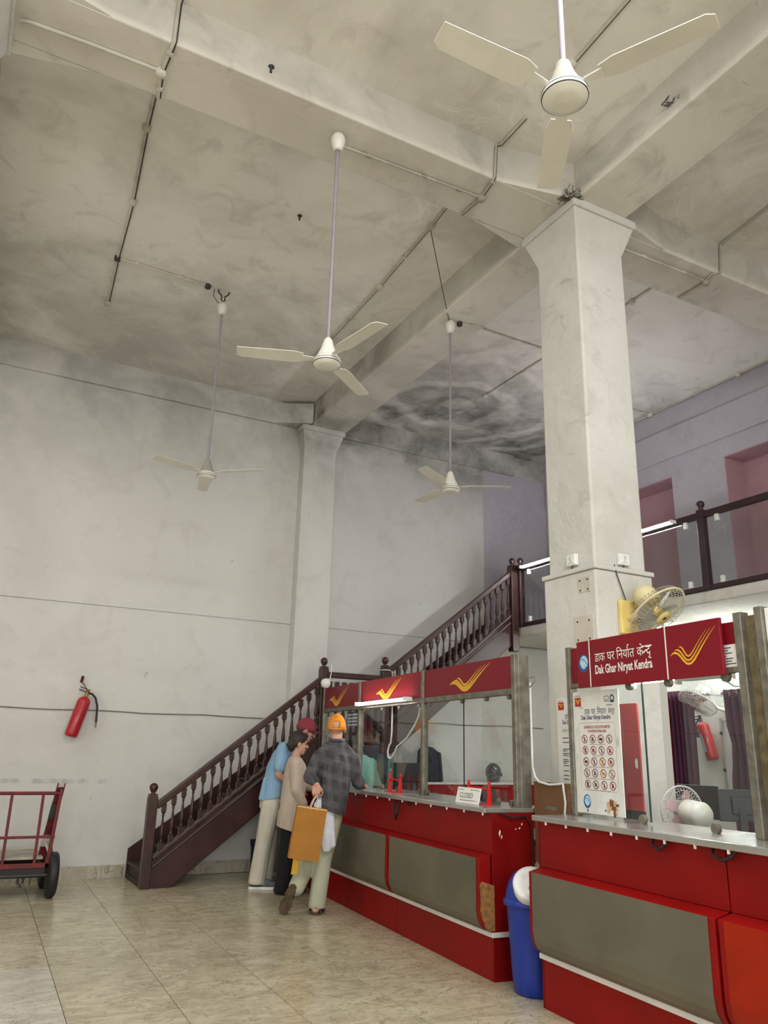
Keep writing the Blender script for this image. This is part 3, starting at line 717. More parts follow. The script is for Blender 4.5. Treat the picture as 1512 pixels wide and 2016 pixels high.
def globe(parent, n, s, z, r):
    P = (n, s, z)
    o = MB().disc((0, 0), r, P, U, V, 26, r*1.15).build('globe_print', mat('globe_blue', (60, 130, 190), 0.5, var=0.1), parent)
    MB().disc((0.1*r, 0.12*r), r*0.78, (n-0.0006, s, z), U, V, 24, r*0.88).build('globe_land', mat('globe_pale', (176, 214, 232), 0.5, var=0.15, scale=30), o)
    k = MB(); k.stroke([(-r*1.0, -0.1*r), (-0.7*r, 0.75*r), (0.0, 1.12*r), (0.75*r, 0.85*r)], [0.06*r, .13*r, .13*r, .05*r], (n-0.0012, s, z), U, V)
    k.stroke([(-0.8*r, 0.55*r), (0.1*r, 0.5*r), (0.8*r, -0.2*r), (0.95*r, -0.5*r)], [.05*r, .1*r, .1*r, .04*r], (n-0.0012, s, z), U, V)
    for i in range(8):
        a = PI*(1.1+0.1*i); k.disc((0.75*r*math.cos(a), 0.95*r*math.sin(a)), 0.16*r, (n-0.0012, s, z), U, V, 7)
    k.build('globe_lines', mat('globe_dark', (28, 78, 148), 0.5), o)
globe(bo, XB, -0.842, 1.985, 0.048)
# ------------------------------------------------------------------ posters and notices
M_NAVY = mat('print_navy', (44, 42, 96), 0.5, var=0.03)
M_PRED = mat('print_red', (170, 36, 34), 0.5, var=0.05)
M_PBRN = mat('print_dark_maroon', (84, 24, 26), 0.5, var=0.1)
M_PGRY = mat('print_grey', (84, 82, 84), 0.5, var=0.05)
M_PAPER = mat('poster_paper', (222, 222, 216), 0.5, var=0.05, scale=8)
M_AMBER = mat('print_amber', (196, 142, 52), 0.5)
M_PBLU = mat('print_slate', (88, 96, 142), 0.5)
M_SMUDGE = mat('poster_stain', (206, 207, 199), 0.6)
def pblock(parent, X, s, z, w_, h_, m, nm='print'):
    return MB().flat([(0, 0), (w_, 0), (w_, h_), (0, h_)], (X, s, z), U, V).build(nm, m, parent)
po = thing('poster', 'white poster of prohibited dangerous goods with twenty red circle symbols', 'poster', P1, -CA)
MB().box(0.238, -1.098, 1.083, 0.244, -0.655, 1.815).build('sheet', M_PAPER, po, 0)
xp = 0.2372; W_ = 0.443; SP = -0.655
def at_(u): return SP-u*W_
def zz(v): return 1.083+v*0.732
o = pblock(po, xp, at_(0.05), zz(0.875), 0.062, 0.055, M_PRED, 'crest'); 
k = MB().stroke([(0.006, 0.040), (0.018, 0.043), (0.032, 0.020), (0.046, 0.043), (0.057, 0.040)], [.004, .012, .012, .012, .004], (xp-0.0006, at_(0.05), zz(0.875)), U, V)
k.stroke([(0.010, 0.030), (0.018, 0.033), (0.032, 0.011), (0.046, 0.033), (0.053, 0.030)], [.002, .004, .004, .004, .002], (xp-0.0006, at_(0.05), zz(0.875)), U, V)
k.build('crest_wave', M_YEL, o)
k = MB(); text(k, 'भारतीय डाक', (xp, at_(0.05), zz(0.957)), U, V, width=0.058, height=0.011); text(k, 'India Post', (xp, at_(0.14), zz(0.858)), U, V, width=0.042, height=0.010)
k.build('red_lettering', M_PRED, po)
k = MB(); text(k, 'G2', (xp, at_(0.70), zz(0.902)), U, V, width=0.05, height=0.036)
k.build('grey_lettering', M_PGRY, po)
k = MB().ring((0, 0), 0.016, 0.009, (xp, at_(0.875), zz(0.926)), U, V, 18, 0.02); k.flat([(-.02, -.022), (.02, -.022), (.012, -.008), (-.012, -.008)], (xp-0.0004, at_(0.875), zz(0.926)), U, V)
k.build('round_mark', mat('print_teal', (50, 74, 96), 0.5), po)
pblock(po, xp, at_(0.75), zz(0.872), 0.055, 0.004, M_PGRY)
k = MB(); zt_ = zz(0.805)
text(k, 'डाक', (xp, at_(0.26), zt_), U, V, width=0.055, size=0.05); text(k, 'घर', (xp, at_(0.415), zt_), U, V, width=0.040, size=0.05)
text(k, 'िनयात', (xp, at_(0.545), zt_), U, V, width=0.085, size=0.05); text(k, 'केन्द्र', (xp, at_(0.78), zt_), U, V, width=0.058, size=0.046)
text(k, 'Dak Ghar Niryat Kendra', (xp, at_(0.18), zz(0.750)), U, V, width=0.285, height=0.036, bold=0.02)
k.build('navy_lettering', M_NAVY, po)
k = MB(); text(k, 'DANGEROUS GOODS PROHIBITED', (xp, at_(0.52), zz(0.687)), U, V, width=0.25, height=0.018, bold=0.02, align='C')
text(k, 'IN INTERNATIONAL MAIL', (xp, at_(0.52), zz(0.655)), U, V, width=0.18, height=0.016, bold=0.02, align='C'); k.build('red_lettering', M_PRED, po)
fr = MB(); a0, a1, b0, b1 = 0.12, 0.905, 0.185, 0.735
pts = [(a0+.03, b0), (a1-.03, b0), (a1, b0+.015), (a1, b1-.015), (a1-.03, b1), (a0+.03, b1), (a0, b1-.015), (a0, b0+.015), (a0+.03, b0)]
fr.stroke([(u*W_, v*0.732) for u, v in pts], 0.0025, (xp, SP, 1.083), U, V); fr.build('frame_line', mat('print_pale_grey', (176, 176, 170), 0.5), po)
rows = [(0.60, 'Explosives or Fireworks'), (0.508, 'Compressed Gases'), (0.416, 'Flammable Liquids & Flammable Substances'), (0.324, 'Oxidising Substances & Hazardous Materials'), (0.232, 'Corrosives Etc., Dangerous Goods')]
cap = MB(); rings = MB(); icons = {}
random.seed(11)
pal = [[M_PBRN, M_PGRY, M_PBRN, M_PGRY], [M_PRED, M_PRED, M_PBLU, M_PRED], [M_PBRN, M_PGRY, M_AMBER, M_PRED], [M_PGRY, M_PBLU, M_AMBER, M_AMBER], [M_PBRN, M_PBRN, M_PBRN, M_PRED]]
for r_, (v, cp) in enumerate(rows):
    text(cap, cp, (xp, at_(0.52), zz(v-0.050)), U, V, width=min(0.27, 0.0065*len(cp)), height=0.0085, align='C')
    for q in range(4):
        cu, cz = at_(0.235+0.178*q+0.006*r_), zz(v); P = (xp, cu, cz)
        rings.ring((0, 0), 0.0265, 0.0048, P, U, V, 18, 0.0235); rings.stroke([(-0.018, 0.016), (0.018, -0.016)], 0.0042, (xp-0.0004, cu, cz), U, V)
        ic = icons.setdefault(pal[r_][q], MB()); j = (r_*4+q) % 6; P2 = (xp-0.0002, cu, cz)
        if j in (0, 3): ic.flat([(-.004, -.016), (.004, -.016), (.005, .004), (.0, .016), (-.005, .004)], P2, U, V)
        elif j == 1: ic.flat([(-.013, -.012), (.013, -.012), (.004, .012), (-.004, .012)], P2, U, V)
        elif j == 2: ic.flat([(-.018, -.003), (-.008, -.009), (.010, -.009), (.018, -.001), (.010, .006), (-.010, .007)], P2, U, V)
        elif j == 4: ic.flat([(-.008, -.015), (.008, -.015), (.008, .009), (.003, .015), (-.003, .015), (-.008, .009)], P2, U, V)
        else: ic.flat([(-.012, -.014), (-.004, -.014), (-.002, .0), (.006, -.013), (.014, -.013), (.008, .004), (.002, .012), (-.010, .008)], P2, U, V)
cap.build('caption', M_PBRN, po, kind='stuff'); rings.build('prohibition_ring', mat('print_ring_red', (134, 44, 42), 0.5), po)
for m, ic in icons.items(): ic.build('pictogram', m, po)
globe(po, xp, at_(0.23), zz(0.095), 0.035)
k = MB().flat([(-.004, -.03), (.004, -.03), (.006, -.012), (-.006, -.012)], (xp, at_(0.23), zz(0.05)), U, V); k.build('globe_stand', M_NAVY, po)
k = MB()
for (u, v, w_, h_) in ((0.70, .075, .05, .05), (0.80, .10, .045, .03), (0.82, .04, .05, .05), (0.68, .035, .03, .03)):
    k.flat([(-w_/2, -h_*.4), (w_*.3, -h_/2), (w_/2, h_*.3), (0, h_/2), (-w_/2, h_*.4)], (xp-0.0002*u, at_(u), zz(v)), U, V)
k.build('parcel_print', mat('print_parcel', (204, 176, 140), 0.6, var=0.2, scale=60), po)
k = MB()
for (u, v, w_, h_) in ((0.73, .10, .02, .045), (0.79, .06, .045, .022), (0.77, .085, .018, .06), (0.86, .085, .03, .016), (0.80, .022, .02, .05)):
    k.flat([(-w_/2, -h_/2), (w_/2, -h_*.4), (w_*.4, h_/2), (-w_*.4, h_*.4)], (xp-0.0006-0.0001*u, at_(u), zz(v)), U, V)
k.build('parcel_tape', mat('print_brown', (122, 72, 36), 0.6, var=0.2, scale=60), po)
pblock(po, xp, at_(0.60), zz(0.03), 0.012, 0.010, M_PBRN)
k = MB()
for (u, v, w_, h_) in ((.07, .66, .012, .06), (.94, .58, .014, .07), (.05, .45, .012, .06)):
    k.disc((0, 0), w_, (xp-0.0001, at_(u), zz(v)), U, V, 9, h_*.45)
k.build('stain', M_SMUDGE, po, kind='stuff')
# poster on the column behind the end post
p2 = thing('poster', 'narrow white rate poster with small black lines fixed to the column behind the post', 'poster', (3.862, 4.56, 1.075))
MB().box(-0.012, -0.30, 0, 0.003, 0.005, 0.74).build('sheet', M_PAPER, p2)
def flat2(mb_, poly, y, z): return mb_.flat(poly, (-0.0128, y, z), U, V)
o = flat2(MB(), [(0, 0), (0.062, 0), (0.062, 0.055), (0, 0.055)], -0.012, 0.655).build('crest', M_PRED, p2)
MB().stroke([(0.006, 0.040), (0.018, 0.043), (0.032, 0.020), (0.046, 0.043), (0.057, 0.040)], [.004, .012, .012, .012, .004], (-0.0134, -0.012, 0.655), U, V).build('crest_wave', M_YEL, o)
k = MB(); text(k, 'भारतीय डाक', (-0.0128, -0.012, 0.715), U, V, width=0.05, height=0.01); k.build('red_lettering', M_PRED, p2)
k = MB(); text(k, 'डाक', (-0.0128, -0.08, 0.592), U, V, width=0.055, size=0.05); text(k, 'घर', (-0.0128, -0.15, 0.592), U, V, width=0.040, size=0.05)
text(k, 'Dak Ghar Niryat Kendra', (-0.0128, -0.05, 0.548), U, V, width=0.24, height=0.036, bold=0.02); text(k, 'DETS and', (-0.0128, -0.05, 0.505), U, V, width=0.09, height=0.016)
k.build('navy_lettering', M_NAVY, p2)
k = MB(); random.seed(5)
for z, n_ in ((.46, 1), (.43, 1), (.385, 2), (.355, 2), (.315, 3), (.275, 1), (.24, 1), (.21, 1), (.185, 1), (.145, 4)):
    for j in range(n_):
        k.flat([(0, 0), (random.uniform(.035, .08), 0), (random.uniform(.035, .08), .006), (0, .006)], (-0.0128, -0.045, z-j*0.012), U, V)
k.build('small_lines', M_PGRY, p2)
o = MB().disc((0, 0), 0.042, (-0.0128, -0.085, 0.06), U, V, 22, 0.048).build('globe_print', MATS['globe_blue'], p2)
MB().disc((0, 0.004), 0.033, (-0.0133, -0.085, 0.06), U, V, 22, 0.036).build('globe_land', MATS['globe_pale'], o)
# metal sill below it
t = thing('metal_sill', 'short aluminium sill fixed under the narrow rate poster', 'sill', (3.80, 4.5, 1.04))
MB().box(-0.02, -0.24, 0, 0.062, 0.33, 0.014).build('top_plate', M_ALU, t, 0.002); MB().box(-0.02, -0.24, -0.035, -0.012, 0.33, 0.0).build('lip', M_ALU, t, 0.002)
# typed notice beside the board
nt_ = thing('paper_notice', 'white typed sheet taped over the red panel beside the name board', 'notice', P1, -CA)
MB().box(0.2335, -2.035, 1.865, 0.2360, -1.895, 1.985).build('sheet', M_PAPER, nt_)
k = MB()
for j, L in enumerate((.06, .05, .075, .035, .08, .07, .095)):
    k.flat([(0, 0), (L, 0), (L, .0055), (0, .0055)], (0.2330, -1.92 if j else -1.93, 1.966-j*0.0135), U, V)
k.build('typed_lines', M_PGRY, nt_)
# navy notice, white notice behind the third window
nb = thing('notice_board', 'navy notice with white lines of lettering behind the far window', 'notice', P1, -CA)
MB().box(0.262, 3.05, 1.655, 0.270, 3.47, 1.825).build('sheet', M_NAVY, nb)
k = MB(); random.seed(3)
for j in range(4):
    x_ = 0.04+0.02*(j == 1)
    while x_ < (0.36 if j != 1 else 0.30):
        w_ = random.uniform(.025, .06); k.flat([(0, 0), (w_, 0), (w_, .016), (0, .016)], (0.2612, 3.47-x_, 1.785-j*.036), U, V); x_ += w_+0.012
k.build('lettering', M_WHITE, nb)
wn = thing('paper_notice', 'pale sheet of paper pinned behind the farthest window pane', 'notice', P1, -CA)
MB().box(0.262, 3.62, 1.42, 0.266, 4.10, 1.79).build('sheet', M_PAPER, wn)
k = MB()
for j in range(5): k.flat([(0, 0), (.16+.03*(j % 3), 0), (.16+.03*(j % 3), .008), (0, .008)], (0.2612, 3.98, 1.75-j*.05), U, V)
k.build('typed_lines', M_PGRY, wn)
# ------------------------------------------------------------------ CLOSED card and red holders on the worktop
M_HOLD = mat('red_acrylic', (200, 24, 26), 0.25, var=0.04)
def holder(s0, label, wd):
    t = thing('card_holder', label, 'card holder', cl(0.10, s0, 1.062), -CA)
    for s in (0, -wd):
        MB().prism([(0.035, 0), (0.075, 0), (0.066, 0.155), (0.058, 0.165), (0.05, 0.155)], (0, s-0.010, 0), (1, 0, 0), (0, 0, 1), (0, 0.020, 0)).build('upright', M_HOLD, t, 0.002)
    MB().box(0.045, -wd, 0.10, 0.052, 0, 0.118).build('crossbar', M_HOLD, t, 0.002); MB().box(0.0, -wd, 0.0, 0.075, 0, 0.006).build('base', M_HOLD, t)
    return t
holder(0.575, 'red holder behind the CLOSED card on the worktop', 0.30)
holder(2.03, 'red holder standing empty on the worktop near the middle window', 0.22)
cc = thing('closed_card', 'white card handwritten CLOSED leaning on a red holder', 'sign', cl(0.045, 0.58, 1.0628), -CA)
TL = Matrix.Rotation(math.radians(14), 4, 'Y')
kb = MB(TL).box(-0.004, -0.345, 0.0, 0.0, 0.0, 0.115); kb.build('card', M_WHITE, cc, 0.002)
k = MB(TL); text(k, 'CLOSED', (-0.0046, -0.055, 0.040), U, V, width=0.19, height=0.036)
for a, b in (((.03, .098), (.10, .098)), ((.19, .10), (.31, .098)), ((.06, .022), (.29, .024))): k.stroke([a, b], 0.0035, (-0.0046, 0, 0), U, V)
for a in ((.02, .098), (.325, .095), (.318, .022)): k.disc(a, 0.004, (-0.0046, 0, 0), U, V, 8)
k.build('handwriting', mat('marker_ink', (38, 38, 42), 0.6), cc)
# ------------------------------------------------------------------ plywood gate between the counters, with cable
M_PLY = mat('brown_plywood', (112, 78, 46), 0.6, var=0.18, scale=3.0, bump=0.05)
gt = thing('plywood_gate', 'brown plywood flap closing the gap between the two counters', 'gate', P1, -CA)
MB().prism([(0.0, .73), (0.03, .70), (0.40, .70), (0.40, 1.24), (0.0, 1.24)], (0.345, -0.02, 0), (0, -1, 0), (0, 0, 1), (0.022, 0, 0)).build('panel', M_PLY, gt, 0.002)
k = MB(); text(k, '3OI', (0.3442, -0.05, 0.745), U, V, width=0.17, height=0.075); k.build('stencil', mat('stencil_brown', (84, 58, 38), 0.7), gt)
MB().box(0.343, -0.30, 1.06, 0.3445, -0.15, 1.085).build('latch_plate', M_ALU, gt, 0.002)
tag(MB().tube([cl(0.354, 0.0, z) for z in (1.93, 1.8, 1.5, 1.34)]+[cl(0.34, -0.05, 1.27), cl(0.338, -0.10, 1.238), cl(0.338, -0.22, 1.225), cl(0.338, -0.35, 1.235), cl(0.338, -0.375, 1.24), cl(0.336, -0.385, 1.19), cl(0.338, -0.395, 1.12), cl(0.336, -0.385, 1.04)], 0.008, 7).build('white_cable', M_WPL),
    'white cable looping down over the plywood flap', 'cable')
tag(MB().tube([cl(0.33, -0.03, 1.96), cl(0.35, -0.06, 1.97), cl(0.35, -0.075, 1.94), cl(0.33, -0.05, 1.90), cl(0.32, -0.03, 1.89)], 0.006, 6).build('wire_loop', M_CABLE_GREY), 'grey wire loop at the top of the end post of the counter screen', 'cable')
# ------------------------------------------------------------------ blue bin
M_BLUE = mat('blue_plastic', (24, 52, 150), 0.38, var=0.08, scale=3)
bi = thing('swing_lid_bin', 'blue plastic bin with a white swing lid between the counters', 'bin', cl(0.13, -0.305, 0))
n = 28; b = MB()
b.lathe([(0.125, 0.0), (0.140, 0.012), (0.150, 0.10), (0.176, 0.50), (0.178, 0.505)], n=n); b.build('body', M_BLUE, bi)
MB().lathe([(0.178, 0.495), (0.196, 0.50), (0.198, 0.525), (0.185, 0.535), (0.184, 0.54)], n=n).build('rim', M_BLUE, bi)
ld = MB().lathe([(0.184, 0.525), (0.178, 0.58), (0.158, 0.64), (0.120, 0.69), (0.06, 0.715), (0.0, 0.72)], n=n); lid = ld.build('dome_lid', M_BLUE, bi)
fl = Matrix.Translation((-0.102, -0.104, 0.628)) @ Vector((-0.55, -0.62, 0.62)).to_track_quat('Z', 'Y').to_matrix().to_4x4()
MB(fl).lathe([(0.112, -0.03), (0.114, 0.035), (0.104, 0.046), (0.085, 0.048), (0.06, 0.034), (0.0, 0.032)], n=24).build('swing_flap', M_WPL, lid)
MB(fl).disc((0.01, -0.03), 0.026, (0, 0, 0.0345), (1, 0, 0), (0, 1, 0), 10, 0.018).build('stain', mat('flap_stain', (160, 120, 80), 0.8), lid)
# ------------------------------------------------------------------ fans
M_FANW = mat('fan_white', (224, 222, 212), 0.32, var=0.05, scale=5)
M_ROD = mat('fan_rod_grey', (150, 141, 149), 0.5, var=0.08)
M_DARK = mat('dark_metal', (44, 42, 40), 0.5)
def ceiling_fan(label, x, y, ztop, zhub, ang, style=0):
    t = thing('ceiling_fan', label, 'ceiling fan', (x, y, zhub), 0, 'long-rod ceiling fans')
    H_ = ztop-zhub
    MB().lathe([(0.010, H_-0.02), (0.018, H_-0.16), (0.034, H_-0.14), (0.052, H_-0.09), (0.055, H_-0.05), (0.04, H_-0.015), (0.012, H_-0.006)], n=16).build('canopy', M_FANW, t)
    MB().tube([(0, 0, 0.10), (0, 0, H_-0.006)], 0.0125, 10).build('rod', M_ROD, t)
    MB().lathe([(0.014, 0.22), (0.03, 0.20), (0.036, 0.175), (0.05, 0.13), (0.066, 0.095), (0.07, 0.07)], n=20).build('lower_canopy', M_FANW if style else mat('fan_grey_canopy', (160, 156, 146), 0.45), t)
    mo = MB().lathe([(0.03, 0.075), (0.075, 0.07), (0.094, 0.05), (0.098, 0.035), (0.0955, 0.022), (0.088, 0.013), (0.082, 0.011), (0.0815, 0.009), (0.05, 0.003), (0.0, 0.0)], n=32).build('motor_housing', M_FANW, t)
    MB().lathe([(0.0965, 0.0405), (0.0988, 0.039), (0.0988, 0.036), (0.096, 0.0345)], n=32).lathe([(0.0955, 0.0255), (0.0972, 0.024), (0.0967, 0.021), (0.094, 0.0198)], n=32).build('trim_ring', M_DARK, mo)
    for k_ in range(3):
        a = math.radians(ang+120*k_); R = Matrix.Rotation(a, 4, 'Z') @ Matrix.Rotation(math.radians(9), 4, 'X')
        MB(R).prism([(0.09, -0.018), (0.17, -0.028), (0.17, 0.028), (0.09, 0.018)], (0, 0, 0.058), (1, 0, 0), (0, 1, 0), (0, 0, 0.004)).build('blade_bracket', M_FANW, t)
        MB(R).prism([(0.16, -0.045), (0.22, -0.062), (0.57, -0.052), (0.60, -0.03), (0.60, 0.055), (0.22, 0.062), (0.16, 0.045)], (0, 0, 0.063), (1, 0, 0), (0, 1, 0), (0, 0, 0.004)).build('blade', M_FANW, t, 0.001)
    return t
ceiling_fan('closest ceiling fan on a long rod, seen from below with its cream disc', 1.84, 1.98, ZC, 4.0, -62)
ceiling_fan('ceiling fan hung from the cross beam, lilac rod and white ringed disc', 1.855, 4.40, ZB, 3.87, 40, 1)
ceiling_fan('small far ceiling fan hung from a hook near the staircase wall', 1.885, 7.43, 6.0, 3.985, -40)
ceiling_fan('ceiling fan hung from the long beam near the tall column', 3.995, 6.2, ZB, 3.87, -28, 1)
t = thing('ceiling_hook', 'bent iron hook holding the far ceiling fan', 'hook', (1.885, 7.43, 6.14))
MB().tube([(-0.06, 0, 0.0), (-0.055, 0, -0.03), (-0.015, 0, -0.07), (-0.02, 0, -0.11), (0.0, 0, -0.135), (0.02, 0, -0.11), (0.015, 0, -0.07), (0.055, 0, -0.03), (0.06, 0, 0.0)], 0.008, 7).build('hook', M_DARK, t)
MB().tube([(0, -0.001, -0.13), (0.0, 0, -0.15)], 0.006, 6).build('ring', M_DARK, t)
MB().tube([(-0.10, 0, -0.01), (-0.11, 0, -0.09), (-0.06, 0, -0.15), (0.0, 0, -0.2)], 0.004, 6).build('wire', M_DARK, t)
# wall fans
M_CREAM = mat('yellowed_plastic', (222, 198, 120), 0.5, var=0.12, scale=6)
M_CREAM2 = mat('cream_plastic', (206, 196, 150), 0.5, var=0.08)
M_CAGE = mat('cage_wire', (176, 172, 152), 0.4, metal=0.2)
M_BLADE = mat('clear_grey_blade', (150, 150, 138), 0.35)
def fan_head(t, c, d, R, mc, cage, hub, blade, wt=0.008):
    """cage of wires, blades, motor pointing along d from centre c"""
    c = Vector(c); d = Vector(d).normalized(); q = d.to_track_quat('Z', 'Y').to_matrix().to_4x4(); M = Matrix.Translation(c) @ q
    MB(M).tube([(R*math.cos(a), R*math.sin(a), 0) for a in [2*PI*i/32 for i in range(33)]], R*0.035, 6, False).build('cage_rim', mc, t)
    for sgn, nm in ((1, 'front_grille'), (-1, 'rear_grille')):
        g_ = MB(M)
        for i in range(40):
            a = 2*PI*i/40; ca, sa = math.cos(a), math.sin(a)
            g_.tube([(R*ca, R*sa, 0), (R*0.92*ca, R*0.92*sa, sgn*R*0.22), (R*0.25*ca, R*0.25*sa, sgn*R*0.32)], R*wt, 4, False)
        for rr, zz_ in ((0.6, 0.275), (0.85, 0.235)):
            g_.tube([(R*rr*math.cos(a), R*rr*math.sin(a), sgn*R*zz_) for a in [2*PI*i/28 for i in range(29)]], R*0.008, 4, False)
        g_.build(nm, cage, t)
    MB(M).lathe([(R*0.26, R*0.30), (R*0.26, R*0.345), (R*0.05, R*0.36), (0, R*0.36)], n=20).build('badge', hub, t)
    MB(M).lathe([(0, R*0.365), (R*0.07, R*0.363), (R*0.07, R*0.37), (0, R*0.375)], n=12).build('badge_boss', M_DARK, t)
    for k_ in range(4):
        B = M @ Matrix.Rotation(k_*PI/2+0.4, 4, 'Z') @ Matrix.Rotation(0.35, 4, 'X')
        MB(B).prism([(R*.12, -R*.08), (R*.5, -R*.26), (R*.82, -R*.22), (R*.85, R*.1), (R*.5, R*.26), (R*.12, R*.1)], (0, 0, -0.003), (1, 0, 0), (0, 1, 0), (0, 0, 0.004)).build('blade', blade, t)
    MB(M).lathe([(R*0.15, R*0.12), (R*0.18, -R*0.05)], n=14).build('blade_hub', hub, t)
    return M
wf = thing('wall_fan', 'yellowed wall fan on the column above the name board', 'wall fan', (4.145, 4.12, 2.38))
MB().box(-0.085, -0.04, -0.13, 0.075, 0.0, 0.11).build('wall_plate', M_CREAM, wf, 0.01)
M = fan_head(wf, (0.075, -0.22, 0.02), (0.14, -0.60, -0.78), 0.215, M_CREAM2, M_CAGE, M_CREAM, M_BLADE)
MB(M).lathe([(0.075, -0.06), (0.085, -0.075), (0.085, -0.15), (0.078, -0.185), (0.04, -0.20), (0, -0.2)], n=20).build('motor', M_CREAM2, wf)
MB().tube([(-0.01, -0.035, -0.02), (0.02, -0.10, -0.0), (0.10, -0.16, 0.09)], 0.024, 10).build('arm', M_CREAM, wf)
MB().tube([(-0.01, -0.02, 0.10), (-0.08, -0.012, 0.30), (-0.09, -0.005, 0.37)], 0.004, 6).build('flex', M_DARK, wf)
# switch boxes on the column
def switch_box(label, loc, rz):
    t = thing('socket_box', label, 'socket', loc, rz)
    MB().box(-0.05, -0.035, 0, 0.05, 0.0, 0.085).build('box', M_WPL, t, 0.006)
    MB().box(-0.04, -0.039, 0.012, 0.04, -0.035, 0.073).build('face_plate', M_WPL, t, 0.002)
    MB().box(-0.008, -0.042, 0.045, 0.008, -0.039, 0.065).build('switch', mat('switch_grey', (190, 190, 184), 0.4), t)
    h_ = MB()
    for x, z in ((-.012, .022), (.012, .022), (0, .036)): h_.lathe([(0.004, 0), (0.004, 0.0012)], (x, -0.0388, z), (0, -1, 0), 8)
    h_.build('pin_hole', M_DARK, t)
    MB().tube([(0.0, -0.02, 0.0), (-0.005, -0.022, -0.018), (-0.02, -0.012, -0.03)], 0.005, 6).build('cord', M_DARK, t)
    return t
switch_box('white socket box on the column face turned to the staircase', (3.898, 4.36, 2.762), -PI/2)
switch_box('white socket box on the column face above the wall fan', (4.16, 4.148, 2.757), 0)
# ------------------------------------------------------------------ surface conduits on ceiling and beams
M_COND = plaster('limewashed_conduit', (206, 202, 190), (140, 134, 120), None, 0.7)
M_JB = plaster('limewashed_box', (212, 208, 196), (120, 114, 102), None, 0.7)
def conduit(label, runs, boxes=(), clips_=(), r=0.011, caps_=()):
    t = thing('conduit', label, 'conduit', runs[0][0])
    o = Vector(runs[0][0])
    for k_ in runs:
        MB().tube([Vector(p)-o for p in k_], r, 7).build('pipe', M_COND, t)
        MB().tube([Vector(p)-o+Vector((0.018, 0.006, 0.005)) for p in k_], 0.0045, 5).build('wire', M_DARK, t)
    for p in boxes:
        MB().lathe([(0.036, 0.012), (0.036, -0.022), (0.026, -0.032), (0, -0.034)], Vector(p)-o, (0, 0, 1), 12).build('junction_box', M_JB, t)
    for p in clips_:
        q = Vector(p)-o; MB().box(q.x-0.02, q.y-0.012, q.z-0.014, q.x+0.02, q.y+0.012, q.z+0.012).build('clip', M_JB, t)
    for p in caps_:
        MB().lathe([(0.030, 0.012), (0.030, -0.03), (0, -0.034)], Vector(p)-o, (0, 0, 1), 12).build('black_box', M_DARK, t)
    return t
c_, b_, e_ = 6.128, 5.774, 4.208
conduit('limewashed pipe crossing the cross beam with a side run to the corner column', [[(0.59, 2.6, c_), (0.59, 4.0, c_), (0.59, e_, c_-.02), (0.59, e_, b_+.02), (0.585, 4.24, b_), (0.57, 4.49, b_), (0.60, 4.71, b_)],
        [(0.57, 4.47, b_), (0.12, 4.48, b_), (-0.25, 4.50, b_), (-0.30, 4.52, b_+0.0)]], [(0.57, 4.48, b_)], [(0.585, 4.3, b_), (0.59, 4.62, b_)], 0.013)
conduit('limewashed pipe across the ceiling bay leading to the hooked fan', [[(0.60, 4.73, c_), (0.64, 5.44, c_), (0.72, 6.41, c_), (0.76, 7.37, c_), (0.82, 8.30, c_)], [(0.76, 7.37, c_), (1.73, 7.40, c_)]],
        [(0.64, 5.44, c_), (0.72, 6.41, c_), (0.82, 8.3, c_)], [(0.95, 7.376, c_), (1.4, 7.39, c_)], 0.012, [(0.76, 7.37, c_), (1.70, 7.40, c_)])
conduit('pipe along the cross beam from the lilac rod fan to a box near the column', [[(1.92, 4.485, b_), (3.17, 4.44, b_)], [(3.19, 3.88, c_), (3.19, 4.19, c_), (3.15, e_, c_-.02), (3.13, e_, b_+.02), (3.13, 4.24, b_), (3.16, 4.44, b_), (3.14, 4.70, b_)]],
        [(3.165, 4.44, b_)], [(2.15, 4.477, b_), (2.95, 4.45, b_), (3.13, 4.25, b_)])
conduit('long pipe over the ceiling bay passing behind the lilac rod fan', [[(3.20, 4.73, c_), (3.24, 5.35, c_), (3.29, 6.48, c_), (3.31, 8.26, c_)]], [(3.24, 5.35, c_), (3.29, 6.48, c_)], [(3.26, 5.9, c_), (3.3, 7.2, c_)])
conduit('pipe over the near ceiling bay behind the closest fan', [[(3.14, 1.8, c_), (3.15, 2.76, c_), (3.17, 3.32, c_), (3.16, 3.64, c_)]], [(3.165, 3.32, c_)])
conduit('pipe on the beam east of the column, bent up onto the ceiling', [[(4.52, 4.37, b_), (5.70, 4.35, b_)], [(5.66, 3.4, c_), (5.75, 4.05, c_), (5.76, e_, c_-.02), (5.72, e_, b_+.02), (5.64, 4.24, b_), (5.70, 4.40, b_), (5.70, 4.69, b_)]], [(5.70, 4.36, b_)], [(4.9, 4.363, b_), (5.4, 4.355, b_)])
conduit('short pipe on the ceiling just behind the upper part of the column', [[(5.76, 4.75, c_), (5.78, 5.36, c_), (5.79, 6.6, c_), (5.79, 8.10, c_)], [(4.40, 6.64, c_), (5.10, 6.66, c_), (5.79, 6.67, c_)]], [(5.78, 5.36, c_), (5.79, 8.1, c_)], [(5.79, 7.4, c_), (4.9, 6.655, c_)])
conduit('stub of pipe on the long beam beside the fan near the column', [[(4.12, 6.18, b_), (4.374, 6.13, b_)]], [], [(4.3, 6.145, b_)], 0.011, [(4.10, 6.18, b_)])
conduit('pipe following the corner of ceiling and lilac gallery wall', [[(8.17, 9.5, c_), (8.17, 7.4, c_), (8.17, 5.92, c_), (8.17, 4.8, c_)], [(8.17, 7.4, c_), (7.75, 7.40, c_), (6.6, 7.38, c_)]], [(8.165, 7.4, c_), (8.165, 5.92, c_)], [(8.17, 6.6, c_), (8.17, 5.4, c_), (7.9, 7.4, c_)])
